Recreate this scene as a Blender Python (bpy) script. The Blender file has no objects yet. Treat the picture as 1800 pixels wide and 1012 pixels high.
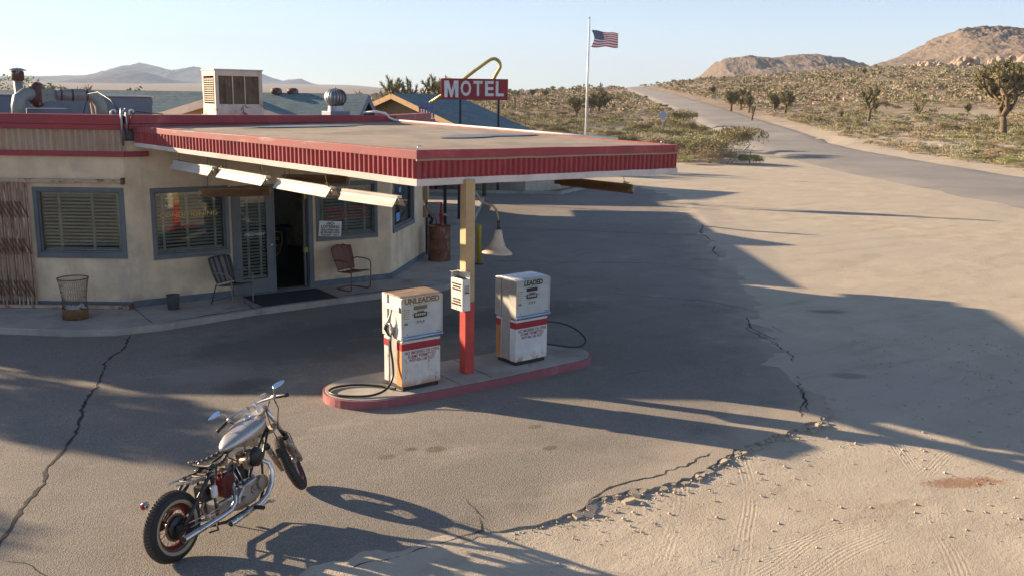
SUN_E,SKY_S,EXPO=4.5,.058,1.85
SKY_AIR,SKY_DUST,SKY_OZ=.68,.40,1.0
HAZE=1.05e-4
HAZEC=(.58,.71,.93,1)
import bpy, bmesh, math, random
import numpy as np
from mathutils import Vector, Matrix, noise as mnoise
R = math.radians
rng = random.Random(11)
sc = bpy.context.scene
col = sc.collection
# site axes: x runs along the pumps and shop front, y runs from the pumps to the shop door, z up, metres
TH = R(36)
CT, ST = math.cos(TH), math.sin(TH)
def c2w(X, Y):                       # survey axes (Y = line of sight of the viewpoint) -> site axes
    return (X*CT + Y*ST, -X*ST + Y*CT)
def w2c(x, y):
    return (x*CT - y*ST, x*ST + y*CT)
SUN_EL, SUN_AZ = R(16.2), R(-57)     # direction sunlight travels, in the site plane
SD = Vector((math.cos(SUN_AZ)*math.cos(SUN_EL), math.sin(SUN_AZ)*math.cos(SUN_EL), -math.sin(SUN_EL)))

# ------------------------------------------------------------------ mesh builder
class MB:
    def __init__(s): s.v=[]; s.f=[]; s.m=[]; s.s=[]
    def add(s, verts, faces, M=None, mi=0, sm=False):
        o=len(s.v)
        if M is not None: verts=[M @ Vector(p) for p in verts]
        s.v += [tuple(p) for p in verts]
        for f in faces: s.f.append(tuple(i+o for i in f)); s.m.append(mi); s.s.append(sm)
    def box(s, c, d, M=None, mi=0):
        x,y,z=c; a,b,h=d[0]/2,d[1]/2,d[2]/2
        vs=[(x+i*a,y+j*b,z+k*h) for k in(-1,1) for j in(-1,1) for i in(-1,1)]
        s.add(vs,[(0,2,3,1),(4,5,7,6),(0,1,5,4),(2,6,7,3),(0,4,6,2),(1,3,7,5)],M,mi)
    def bx(s, x0,x1,y0,y1,z0,z1, M=None, mi=0):
        s.box(((x0+x1)/2,(y0+y1)/2,(z0+z1)/2),(abs(x1-x0),abs(y1-y0),abs(z1-z0)),M,mi)
    def beam(s, p0, p1, w, h, up=(0,0,1), M=None, mi=0):
        p0=Vector(p0);p1=Vector(p1);d=(p1-p0); L=d.length; d.normalize()
        u=Vector(up); x=d.cross(u)
        if x.length<1e-4: x=d.cross(Vector((1,0,0)))
        x.normalize(); u=x.cross(d)
        vs=[p+x*i*w/2+u*j*h/2 for p in(p0,p1) for j in(-1,1) for i in(-1,1)]
        s.add(vs,[(0,1,3,2),(4,6,7,5),(0,4,5,1),(2,3,7,6),(0,2,6,4),(1,5,7,3)],M,mi)
    def tube(s, path, r, n=8, M=None, mi=0, cap=True, closed=False):
        P=[Vector(p) for p in path]; k=len(P)
        rs=r if isinstance(r,(list,tuple)) else [r]*k
        T=[]
        for i in range(k):
            if closed: a,b=P[i-1],P[(i+1)%k]
            else: a,b=P[max(0,i-1)],P[min(k-1,i+1)]
            T.append((b-a).normalized())
        u=T[0].cross(Vector((0,0,1)))
        if u.length<.05: u=T[0].cross(Vector((1,0,0)))
        u.normalize(); vs=[]
        for i in range(k):
            u=(u-T[i]*u.dot(T[i]))
            if u.length<1e-5: u=T[i].orthogonal()
            u.normalize(); w=T[i].cross(u)
            for j in range(n):
                a=2*math.pi*j/n; vs.append(P[i]+(u*math.cos(a)+w*math.sin(a))*rs[i])
        fs=[]
        for i in range(k if closed else k-1):
            i2=(i+1)%k
            for j in range(n):
                j2=(j+1)%n; fs.append((i*n+j,i*n+j2,i2*n+j2,i2*n+j))
        s.add(vs,fs,M,mi,True)
        if cap and not closed:
            s.add(vs[:n],[tuple(range(n-1,-1,-1))],M,mi); s.add(vs[-n:],[tuple(range(n))],M,mi)
    def cyl(s, p0, p1, r0, r1=None, n=16, M=None, mi=0, cap=True):
        s.tube([p0,p1],[r0,r0 if r1 is None else r1],n,M,mi,cap)
    def lathe(s, prof, n=24, M=None, mi=0, sm=True, closed=False, a0=0, a1=2*math.pi):
        full=abs(a1-a0-2*math.pi)<1e-6; k=len(prof); m=n if full else n+1; vs=[]
        for j in range(m):
            a=a0+(a1-a0)*j/n
            for (r,z) in prof: vs.append((r*math.cos(a),r*math.sin(a),z))
        fs=[]
        for j in range(n):
            j2=(j+1)%m
            for i in range(k if closed else k-1):
                i2=(i+1)%k; fs.append((j*k+i,j2*k+i,j2*k+i2,j*k+i2))
        s.add(vs,fs,M,mi,sm)
    def prism(s, poly, z0, z1, M=None, mi=0):
        n=len(poly); a=sum(poly[i][0]*poly[(i+1)%n][1]-poly[(i+1)%n][0]*poly[i][1] for i in range(n))
        if a<0: poly=poly[::-1]
        vs=[(x,y,z0) for x,y in poly]+[(x,y,z1) for x,y in poly]
        fs=[tuple(range(n-1,-1,-1)),tuple(range(n,2*n))]+[(i,(i+1)%n,n+(i+1)%n,n+i) for i in range(n)]
        s.add(vs,fs,M,mi)
    def grid(s, nu, nv, fn, M=None, mi=0, sm=True):
        vs=[fn(i/nu,j/nv) for j in range(nv+1) for i in range(nu+1)]
        s.add(vs,[(j*(nu+1)+i,j*(nu+1)+i+1,(j+1)*(nu+1)+i+1,(j+1)*(nu+1)+i) for j in range(nv) for i in range(nu)],M,mi,sm)
    def loft(s, rings, M=None, mi=0, cap=True, sm=True):
        n=len(rings[0]); vs=[p for r in rings for p in r]
        s.add(vs,[(i*n+j,i*n+(j+1)%n,(i+1)*n+(j+1)%n,(i+1)*n+j) for i in range(len(rings)-1) for j in range(n)],M,mi,sm)
        if cap: s.add(rings[0],[tuple(range(n-1,-1,-1))],M,mi); s.add(rings[-1],[tuple(range(n))],M,mi)
    def build(s, name, mats, parent=None, bevel=0, solid=0, fix=True, seg=2):
        me=bpy.data.meshes.new(name); me.from_pydata(s.v,[],s.f)
        for m in (mats if isinstance(mats,(list,tuple)) else [mats]): me.materials.append(m)
        me.polygons.foreach_set('material_index',s.m); me.polygons.foreach_set('use_smooth',s.s)
        if fix and len(s.f)<60000:
            b=bmesh.new(); b.from_mesh(me); bmesh.ops.remove_doubles(b,verts=b.verts,dist=1e-5)
            bmesh.ops.recalc_face_normals(b,faces=b.faces); b.to_mesh(me); b.free()
        me.update()
        o=bpy.data.objects.new(name,me); col.objects.link(o)
        if parent is not None: o.parent=parent
        if solid:
            d=o.modifiers.new('Solidify','SOLIDIFY'); d.thickness=solid; d.offset=0
        if bevel:
            d=o.modifiers.new('Bevel','BEVEL'); d.width=bevel; d.segments=seg; d.limit_method='ANGLE'; d.angle_limit=R(35)
        return o

def tag(o,label=None,cat=None,group=None,kind=None):
    if label: o['label']=label
    if cat: o['category']=cat
    if group: o['group']=group
    if kind: o['kind']=kind
    return o
def thing(name,label,cat,loc=(0,0,0),rz=0,group=None):
    o=bpy.data.objects.new(name,None); o.empty_display_size=.1; col.objects.link(o)
    o.location=loc; o.rotation_euler=(0,0,rz); return tag(o,label,cat,group)
def copy_tree(o,parent=None):
    c=o.copy(); col.objects.link(c); c.parent=parent
    for ch in list(o.children): copy_tree(ch,c)
    return c
def frame(o,x,y,z):                   # matrix from origin and axes
    x=Vector(x).normalized();y=Vector(y).normalized();z=Vector(z).normalized()
    return Matrix(((x[0],y[0],z[0],o[0]),(x[1],y[1],z[1],o[1]),(x[2],y[2],z[2],o[2]),(0,0,0,1)))
def front(x,y,z,ax=(1,0,0)):          # lettering plane: reads along ax, stands upright
    ax=Vector(ax).normalized(); return frame((x,y,z),ax,(0,0,1),ax.cross(Vector((0,0,1))))
def lettering(name,txt,M,size,mat,parent,width=None,ext=.0015,off=0.0,shear=0,align='CENTER',space=1.0):
    cu=bpy.data.curves.new(name,'FONT'); cu.body=txt; cu.size=size; cu.align_x=align; cu.align_y='CENTER'
    cu.extrude=ext; cu.offset=off; cu.shear=shear; cu.space_character=space; cu.space_line=.82; cu.resolution_u=3
    t=bpy.data.objects.new(name,cu); col.objects.link(t)
    bpy.context.view_layer.update()
    me=bpy.data.meshes.new_from_object(t.evaluated_get(bpy.context.evaluated_depsgraph_get()))
    bpy.data.objects.remove(t); bpy.data.curves.remove(cu)
    xs=[v.co.x for v in me.vertices]; w=max(xs)-min(xs)
    sx=1 if not width else width/w
    me.transform(M @ Matrix.Diagonal((sx,1,1,1)))
    me.materials.clear(); me.materials.append(mat); me.name=name
    o=bpy.data.objects.new(name,me); col.objects.link(o)
    if parent is not None: o.parent=parent
    return o

# ------------------------------------------------------------------ materials
class NT:
    def __init__(s,name):
        s.mat=bpy.data.materials.new(name); s.mat.use_nodes=True; s.t=s.mat.node_tree; s.n=s.t.nodes
        s.b=s.n['Principled BSDF']; s.out=s.n['Material Output']; s.tc=s.n.new('ShaderNodeTexCoord')
    def lk(s,a,b): s.t.links.new(a,b)
    def _in(s,sock,v):
        if v is None: return
        if hasattr(v,'is_output'): s.lk(v,sock)
        else: sock.default_value=v
    def co(s,kind='Object',scale=None,rot=None,loc=None):
        o=s.tc.outputs[kind]
        if scale is None and rot is None and loc is None: return o
        m=s.n.new('ShaderNodeMapping'); s.lk(o,m.inputs['Vector'])
        if scale is not None: m.inputs['Scale'].default_value=scale if hasattr(scale,'__len__') else (scale,)*3
        if rot: m.inputs['Rotation'].default_value=rot
        if loc: m.inputs['Location'].default_value=loc
        return m.outputs[0]
    def noise(s,vec,scale=5,detail=4,rough=.55,dist=0):
        n=s.n.new('ShaderNodeTexNoise'); s.lk(vec,n.inputs['Vector']); n.inputs['Scale'].default_value=scale
        n.inputs['Detail'].default_value=detail; n.inputs['Roughness'].default_value=rough; n.inputs['Distortion'].default_value=dist
        return n.outputs['Fac']
    def vor(s,vec,scale=5,feature='F1',out='Distance',rand=1):
        n=s.n.new('ShaderNodeTexVoronoi'); n.feature=feature; s.lk(vec,n.inputs['Vector']); n.inputs['Scale'].default_value=scale
        n.inputs['Randomness'].default_value=rand
        return n.outputs[out]
    def math(s,op,a,b=None,c=None,clamp=False):
        n=s.n.new('ShaderNodeMath'); n.operation=op; n.use_clamp=clamp
        for i,v in enumerate((a,b,c)): s._in(n.inputs[i],v) if v is not None else None
        return n.outputs[0]
    def sep(s,vec):
        n=s.n.new('ShaderNodeSeparateXYZ'); s.lk(vec,n.inputs[0]); return n.outputs
    def rng(s,v,a,b,c=0.,d=1.,smooth=True):
        n=s.n.new('ShaderNodeMapRange'); n.interpolation_type='SMOOTHSTEP' if smooth else 'LINEAR'
        s._in(n.inputs['Value'],v); n.inputs['From Min'].default_value=a; n.inputs['From Max'].default_value=b
        n.inputs['To Min'].default_value=c; n.inputs['To Max'].default_value=d; n.clamp=True
        return n.outputs['Result']
    def mix(s,f,a,b,mode='MIX'):
        n=s.n.new('ShaderNodeMix'); n.data_type='RGBA'; n.blend_type=mode
        s._in(n.inputs[0],f)
        for i,v in ((6,a),(7,b)): s._in(n.inputs[i],v if hasattr(v,'is_output') else (*v[:3],1))
        return n.outputs[2]
    def bump(s,h,strength=.3,dist=.01,prev=None):
        n=s.n.new('ShaderNodeBump'); n.inputs['Strength'].default_value=strength; n.inputs['Distance'].default_value=dist
        s.lk(h,n.inputs['Height'])
        if prev is not None: s.lk(prev,n.inputs['Normal'])
        return n.outputs[0]
    def done(s,color=None,rough=.6,metal=0,normal=None,spec=None):
        s._in(s.b.inputs['Base Color'],color if hasattr(color,'is_output') else (*color[:3],1))
        s._in(s.b.inputs['Roughness'],rough); s._in(s.b.inputs['Metallic'],metal)
        if normal is not None: s.lk(normal,s.b.inputs['Normal'])
        if spec is not None: s.b.inputs['Specular IOR Level'].default_value=spec
        return s.mat

def paint(name,base,layers=(),rough=.6,metal=0,bump=None,var=.12,spec=None):
    """weathered paint: layers are (colour, noise scale (3-vector), low, high[, zlo, zhi]) stains laid one over the other"""
    t=NT(name); v=t.co()
    n=t.noise(v,2.3,5,.6)
    c=t.mix(t.rng(n,.3,.7),[k*(1-var) for k in base],[min(1,k*(1+var)) for k in base])
    n2=t.noise(v,38,3,.6); c=t.mix(t.math('MULTIPLY',t.rng(n2,.45,.75),var*1.4),c,[k*.55 for k in base])
    for L in layers:
        vv=t.co(scale=L[1]); m=t.noise(vv,1,6,.65,.3); m=t.rng(m,L[2],L[3])
        if len(L)>4:
            z=t.sep(t.co())[2]
            m=t.math('MULTIPLY',m,t.rng(z,L[4],L[5],1,0)) if L[4]<L[5] else t.math('MULTIPLY',m,t.rng(z,L[5],L[4],0,1))
        c=t.mix(m,c,L[0])
    nm=None
    if bump: nm=t.bump(t.noise(v,bump[0],4,.6),bump[1],bump[2])
    rr=t.rng(n,.25,.75,max(.02,rough-.1),min(1,rough+.1))
    return t.done(c,rr,metal,nm,spec)
RUST=(.20,.075,.03); RUSTL=(.36,.15,.06); DIRT=(.10,.075,.055)
MT={}
MT['cream']=paint('cream_stucco',(.76,.59,.40),[((.56,.42,.27),(1.6,1.6,.45),.45,.95),((.47,.40,.33),(1.1,1.1,.8),.50,.75),((.42,.25,.13),(4,4,.30),.52,.95),((.30,.25,.2),(2.5,2.5,2.5),.45,.7,.1,.55)],.85,bump=(60,.25,.004))
MT['bluegray']=paint('blue_gray_trim',(.145,.158,.166),[((.30,.30,.30),(20,20,4),.68,.8),((.09,.10,.11),(2,2,1),.5,.75)],.55)
MT['baseblue']=paint('blue_skirting',(.115,.145,.18),[((.22,.22,.22),(5,5,9),.5,.75),((.08,.08,.09),(2,2,3),.55,.75)],.7)
MT['red']=paint('weathered_red_paint',(.34,.045,.053),[((.52,.13,.12),(1.6,1.6,1.2),.52,.8),((.62,.50,.46),(7,7,11),.70,.76),((.16,.03,.03),(3,3,5),.62,.8)],.55)
MT['redcorr']=paint('corrugated_red_sheet',(.345,.042,.05),[((.50,.17,.15),(5,5,1.0),.52,.80),((.70,.60,.54),(26,26,16),.735,.78),((.15,.02,.025),(4,4,2),.6,.85)],.5)
MT['redpink']=paint('faded_red_flashing',(.34,.085,.08),[((.45,.28,.24),(2.2,2.2,9),.55,.72),((.34,.03,.035),(1.2,1.2,5),.60,.8),((.70,.63,.56),(14,14,30),.68,.74)],.6)
MT['beigecorr']=paint('corrugated_beige_sheet',(.46,.33,.23),[((.36,.17,.11),(7,7,.7),.5,.78),((.30,.19,.12),(16,16,1.2),.56,.8),((.52,.45,.36),(3,3,.6),.6,.8)],.7)
MT['whiteboard']=paint('peeling_white_board',(.68,.60,.54),[((.58,.36,.30),(1.5,1.5,5),.52,.78),((.17,.08,.05),(5,5,22),.685,.73),((.34,.24,.18),(9,9,34),.67,.74)],.7)
MT['roofdeck']=paint('gravel_roofing',(.33,.275,.21),[((.24,.20,.155),(.8,.8,.8),.45,.7),((.42,.40,.37),(.5,1.6,1),.66,.74),((.07,.07,.07),(.55,7,1),.70,.74)],.95,bump=(140,.5,.006))
MT['whitepipe']=paint('white_pipe',(.78,.75,.70),[((.45,.38,.3),(3,3,3),.6,.75)],.5)
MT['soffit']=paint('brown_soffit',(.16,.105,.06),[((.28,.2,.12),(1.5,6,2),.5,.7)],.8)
MT['posttan']=paint('tan_post',(.50,.34,.17),[((.30,.2,.12),(3,3,1.5),.55,.8),((.06,.04,.03),(26,26,20),.71,.75)],.6)
MT['postred']=paint('red_post',(.52,.06,.05),[((.62,.22,.18),(4,4,2),.55,.8),((.05,.03,.03),(30,30,18),.73,.76)],.5)
MT['pumpwhite']=paint('pump_white_enamel',(.70,.68,.65),[((.55,.50,.44),(2,2,1.2),.5,.8),((.28,.12,.05),(24,24,18),.70,.76),((.42,.19,.07),(7,7,9),.44,.62,.03,.22),((.40,.32,.25),(12,12,2),.66,.8)],.42)
MT['pumphead']=paint('pump_head_panel',(.66,.64,.60),[((.45,.40,.34),(4,4,2),.55,.8)],.4)
MT['pumpglass']=paint('dial_glass_panel',(.50,.52,.50),[((.40,.40,.38),(2,2,2),.5,.75)],.12)
MT['pumpred']=paint('pump_red_band',(.36,.025,.04),[((.52,.16,.15),(6,6,12),.62,.8)],.45)
MT['signcream']=paint('cream_sign_panel',(.55,.52,.42),[((.45,.40,.3),(4,4,4),.5,.8)],.4)
MT['steel']=paint('brushed_steel',(.55,.55,.56),[((.30,.24,.18),(5,5,3),.55,.8)],.32,.85)
MT['steelgray']=paint('gray_steel_side',(.42,.40,.37),[((.30,.25,.2),(5,5,2),.5,.75),((.60,.57,.52),(9,9,4),.6,.8)],.5,.35)
MT['bluetrim']=paint('blue_gray_bright_trim',(.30,.40,.56),[((.5,.5,.5),(9,9,9),.6,.8)],.22,.55)
MT['orangerust']=paint('orange_rusted_panel',(.55,.235,.075),[((.33,.12,.045),(9,9,1.5),.5,.75),((.66,.40,.2),(16,16,3),.6,.8),((.12,.06,.03),(7,7,5),.68,.78)],.75)
MT['rusttop']=paint('rusted_pump_top',(.33,.25,.19),[((.20,.09,.045),(2,9,3),.46,.66),((.58,.53,.47),(3,14,3),.60,.76)],.6)
MT['whitetop']=paint('sky_tinted_pump_top',(.66,.68,.72),[((.40,.42,.48),(2,7,3),.55,.75)],.3)  # bluish sky reflection put into the colour of the top
MT['blackrub']=paint('black_rubber',(.016,.016,.017),[((.06,.05,.045),(6,6,6),.55,.8)],.45)
MT['blackplastic']=paint('black_metal',(.02,.02,.022),[((.09,.07,.05),(12,12,12),.58,.78)],.45)
MT['baseblack']=paint('black_base',(.02,.02,.022),[((.3,.29,.27),(9,9,20),.66,.74),((.12,.06,.03),(6,6,6),.55,.75)],.6)
MT['inkbrown']=paint('brown_ink',(.20,.135,.06),[],.6)
MT['inkblack']=paint('black_ink',(.02,.02,.022),[],.6)
MT['inkred']=paint('red_ink',(.24,.04,.05),[],.6)
MT['inkgold']=paint('gold_leaf_ink',(.80,.56,.17),[],.5)
MT['inkwhite']=paint('white_ink',(.7,.72,.75),[],.5)
MT['boxwhite']=paint('dispenser_enamel',(.74,.69,.60),[((.5,.38,.26),(6,6,4),.55,.8),((.26,.13,.06),(18,18,14),.68,.76)],.5)
MT['lampshade']=paint('cream_lamp_enamel',(.54,.44,.31),[((.42,.32,.22),(4,4,4),.55,.75)],.4)
MT['gooseneck']=paint('tan_pipe',(.33,.25,.15),[((.14,.09,.05),(9,9,9),.55,.75)],.5,.3)
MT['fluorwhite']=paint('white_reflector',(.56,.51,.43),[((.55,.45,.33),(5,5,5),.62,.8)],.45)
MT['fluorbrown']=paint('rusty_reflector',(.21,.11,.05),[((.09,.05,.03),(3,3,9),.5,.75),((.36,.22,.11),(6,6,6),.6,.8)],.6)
MT['tube']=paint('unlit_glass_tube',(.8,.82,.85),[],.2)
MT['islandred']=paint('faded_red_kerb_paint',(.31,.10,.108),[((.30,.22,.19),(5,5,5),.6,.75),((.50,.18,.18),(3,3,3),.5,.75)],.75)
MT['concrete']=paint('old_concrete',(.40,.36,.31),[((.28,.25,.22),(1.2,1.2,1.2),.48,.72),((.47,.43,.37),(5,5,5),.55,.75),((.16,.14,.12),(2.4,2.4,2.4),.62,.78)],.9,bump=(70,.35,.004))
MT['mat']=paint('dark_doormat',(.025,.03,.04),[],.95,bump=(200,.5,.004))
MT['rustgate']=paint('rusted_gate_bar',(.42,.25,.175),[((.22,.065,.035),(14,14,5),.48,.62),((.66,.57,.50),(9,9,1.6),.52,.66)],.75)
MT['rustrail']=paint('rusted_rail',(.50,.36,.26),[((.24,.10,.05),(8,8,8),.52,.66)],.75)
MT['wirerust']=paint('rusted_wire',(.17,.085,.05),[((.28,.15,.08),(20,20,20),.5,.7)],.8)
MT['drumrust']=paint('rusted_drum',(.20,.085,.045),[((.40,.29,.22),(5,5,2.5),.56,.66),((.07,.03,.02),(3,3,2),.46,.68),((.30,.13,.06),(12,12,6),.55,.75)],.8)
MT['redpaint']=paint('dark_red_metal',(.28,.015,.02),[((.15,.04,.02),(9,9,9),.6,.8)],.45)
MT['chairred']=paint('rusted_red_chair',(.20,.065,.038),[((.36,.17,.10),(14,14,2),.58,.72),((.13,.035,.02),(6,6,3),.5,.75)],.65)
MT['chairdark']=paint('dark_chair_frame',(.05,.045,.045),[((.25,.18,.14),(14,14,8),.62,.76)],.6)
MT['chairpale']=paint('pale_chair_stripe',(.22,.20,.17),[((.16,.12,.09),(12,12,4),.55,.75)],.6)
MT['bucket']=paint('gray_bucket',(.12,.115,.115),[((.06,.05,.04),(7,7,7),.5,.75)],.6,.3)
MT['yellow']=paint('yellow_bollard',(.50,.34,.02),[((.25,.18,.05),(6,6,4),.58,.75)],.6)
MT['darkpost']=paint('dark_post',(.03,.03,.035),[],.6)
MT['acbeige']=paint('beige_cooler_housing',(.62,.53,.43),[((.30,.075,.06),(6,6,9),.60,.66,3.6,4.2),((.45,.33,.22),(4,4,2),.58,.78)],.6)
MT['acpad']=paint('cooler_pad',(.17,.125,.075),[((.09,.06,.035),(5,5,2),.45,.7),((.3,.22,.12),(30,30,2),.55,.75)],.95)
MT['galv']=paint('galvanised_metal',(.31,.33,.35),[((.30,.31,.33),(4,4,4),.5,.7)],.38,.75)
MT['ductgray']=paint('gray_duct',(.27,.285,.275),[((.30,.11,.05),(7,7,7),.60,.68),((.33,.31,.17),(2.5,2.5,2.5),.56,.75)],.55,.15)
MT['ductrust']=paint('rusted_blower',(.115,.048,.034),[((.38,.39,.39),(5,5,5),.56,.66),((.36,.18,.07),(9,9,9),.55,.7)],.7)
MT['roofblue']=paint('blue_gray_roof_unit',(.17,.20,.25),[((.26,.25,.2),(2,2,5),.6,.75)],.6)
MT['tarroof']=paint('gray_tar_roof',(.13,.135,.145),[((.22,.21,.19),(.8,.8,.8),.5,.7)],.9)
def shingle(name,base,alt):
    t=NT(name); v=t.co(); br=t.n.new('ShaderNodeTexBrick'); t.lk(t.co('UV') if False else v,br.inputs['Vector'])
    z=t.sep(v)[2]; w=t.math('FRACT',t.math('MULTIPLY',z,11.0)); n=t.noise(v,1.4,5,.6); n2=t.noise(t.co(scale=(7,7,30)),1,2,.5)
    c=t.mix(t.rng(n,.35,.65),base,alt); c=t.mix(t.math('MULTIPLY',t.rng(n2,.4,.65),.5),c,[k*.6 for k in base])
    c=t.mix(t.math('MULTIPLY',t.rng(w,.0,.22,1,0),.45),c,[k*.35 for k in base])
    return t.done(c,.85,0,t.bump(w,.5,.02))
MT['shingleblue']=shingle('blue_green_shingles',(.14,.205,.22),(.20,.265,.27))
MT['shinglegray']=shingle('gray_green_shingles',(.30,.325,.29),(.36,.38,.335))
MT['orangewood']=paint('orange_fascia_board',(.50,.30,.13),[((.36,.2,.09),(4,4,4),.5,.7)],.7)
MT['gablewall']=paint('brown_gable_wall',(.26,.17,.09),[((.2,.12,.06),(4,4,4),.5,.7)],.8)
MT['housewall']=paint('house_wall',(.46,.40,.32),[((.38,.3,.22),(2,2,1),.5,.7)],.85)
MT['purple']=paint('blue_purple_pickets',(.17,.17,.32),[((.33,.30,.40),(14,14,5),.52,.68),((.10,.07,.12),(9,9,4),.58,.75)],.6)
MT['motelred']=paint('motel_sign_red',(.30,.018,.028),[((.42,.08,.07),(2,2,2),.55,.75),((.16,.02,.02),(5,5,3),.6,.8)],.45)
MT['motelwhite']=paint('motel_letter_white',(.70,.70,.68),[((.42,.38,.36),(6,6,2),.52,.72),((.25,.1,.08),(20,20,14),.68,.75)],.5)
MT['gold']=paint('yellow_sign_loop',(.50,.40,.11),[((.34,.26,.08),(5,5,5),.5,.7)],.35,.3)
MT['polewhite']=paint('white_flagpole',(.74,.74,.72),[],.4)
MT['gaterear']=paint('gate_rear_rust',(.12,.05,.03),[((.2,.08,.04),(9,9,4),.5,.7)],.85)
MT['flagred']=paint('flag_red',(.52,.09,.12),[],.8)
MT['flagwhite']=paint('flag_white',(.86,.84,.82),[],.8)
MT['flagblue']=paint('flag_blue',(.085,.09,.19),[],.8)
MT['signback']=paint('sign_back_metal',(.34,.40,.50),[],.4,.3)
MT['graypost']=paint('gray_wood_post',(.36,.33,.31),[],.9)
# motorcycle
MT['tyre']=paint('tyre_rubber',(.020,.019,.018),[((.11,.09,.07),(9,9,9),.56,.78)],.75)
MT['tread']=paint('dusty_tread',(.075,.062,.048),[((.05,.045,.04),(20,20,20),.5,.7)],.9)
MT['whitewall']=paint('cream_tyre_stripe',(.36,.29,.18),[((.4,.32,.2),(9,9,9),.55,.75)],.7)
MT['rimred']=paint('dark_red_rim',(.10,.014,.014),[((.10,.03,.02),(9,9,9),.55,.75)],.4)
MT['chrome']=paint('worn_chrome',(.60,.59,.58),[((.25,.19,.13),(9,9,9),.52,.70)],.22,1.0)
MT['tank']=paint('bare_metal_tank',(.50,.47,.45),[((.45,.34,.24),(10,10,5),.60,.78),((.30,.22,.16),(22,22,16),.66,.76)],.40,.85)
MT['alloy']=paint('dull_alloy',(.44,.41,.38),[((.2,.15,.1),(9,9,9),.52,.72)],.38,.8)
MT['dirtyalloy']=paint('dirty_alloy',(.34,.27,.20),[((.10,.07,.05),(14,14,14),.5,.7)],.5,.5)
MT['engblack']=paint('black_engine',(.025,.024,.024),[((.13,.10,.07),(16,16,16),.58,.74)],.4,.2)
MT['frameblk']=paint('black_frame',(.028,.026,.026),[((.12,.09,.06),(16,16,16),.62,.78)],.4)
MT['leather']=paint('dark_leather',(.045,.035,.03),[((.12,.085,.06),(20,20,20),.5,.75)],.6,bump=(60,.3,.003))
MT['oilred']=paint('dark_red_oil_tank',(.085,.006,.009),[((.3,.1,.08),(14,14,14),.68,.8)],.3)
MT['mirror']=paint('sky_tinted_mirror',(.58,.68,.84),[],.03,1.0,var=.01)  # blue of the reflected sky tinted into the mirror colour
MT['taillens']=paint('red_lens',(.30,.02,.04),[],.15)
def glass():
    t=NT('window_glass'); tr=t.n.new('ShaderNodeBsdfTransparent'); gl=t.n.new('ShaderNodeBsdfGlossy'); tr.inputs[0].default_value=(.80,.84,.84,1)
    gl.inputs['Roughness'].default_value=.02; fr=t.n.new('ShaderNodeFresnel'); fr.inputs[0].default_value=1.5
    f=t.math('ADD',t.math('MULTIPLY',fr.outputs[0],.8),.035,clamp=True)
    mx=t.n.new('ShaderNodeMixShader'); t.lk(f,mx.inputs[0]); t.lk(tr.outputs[0],mx.inputs[1]); t.lk(gl.outputs[0],mx.inputs[2]); t.lk(mx.outputs[0],t.out.inputs[0])
    return t.mat
MT['glass']=glass()
MT['blind']=paint('cream_blind_slat',(.80,.74,.58),[],.6)
MT['tape']=paint('blind_tape',(.62,.57,.44),[((.35,.3,.2),(9,9,3),.5,.7)],.8)
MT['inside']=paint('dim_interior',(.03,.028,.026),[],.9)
MT['blueitem']=paint('blue_sticker',(.10,.34,.62),[],.5)
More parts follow.
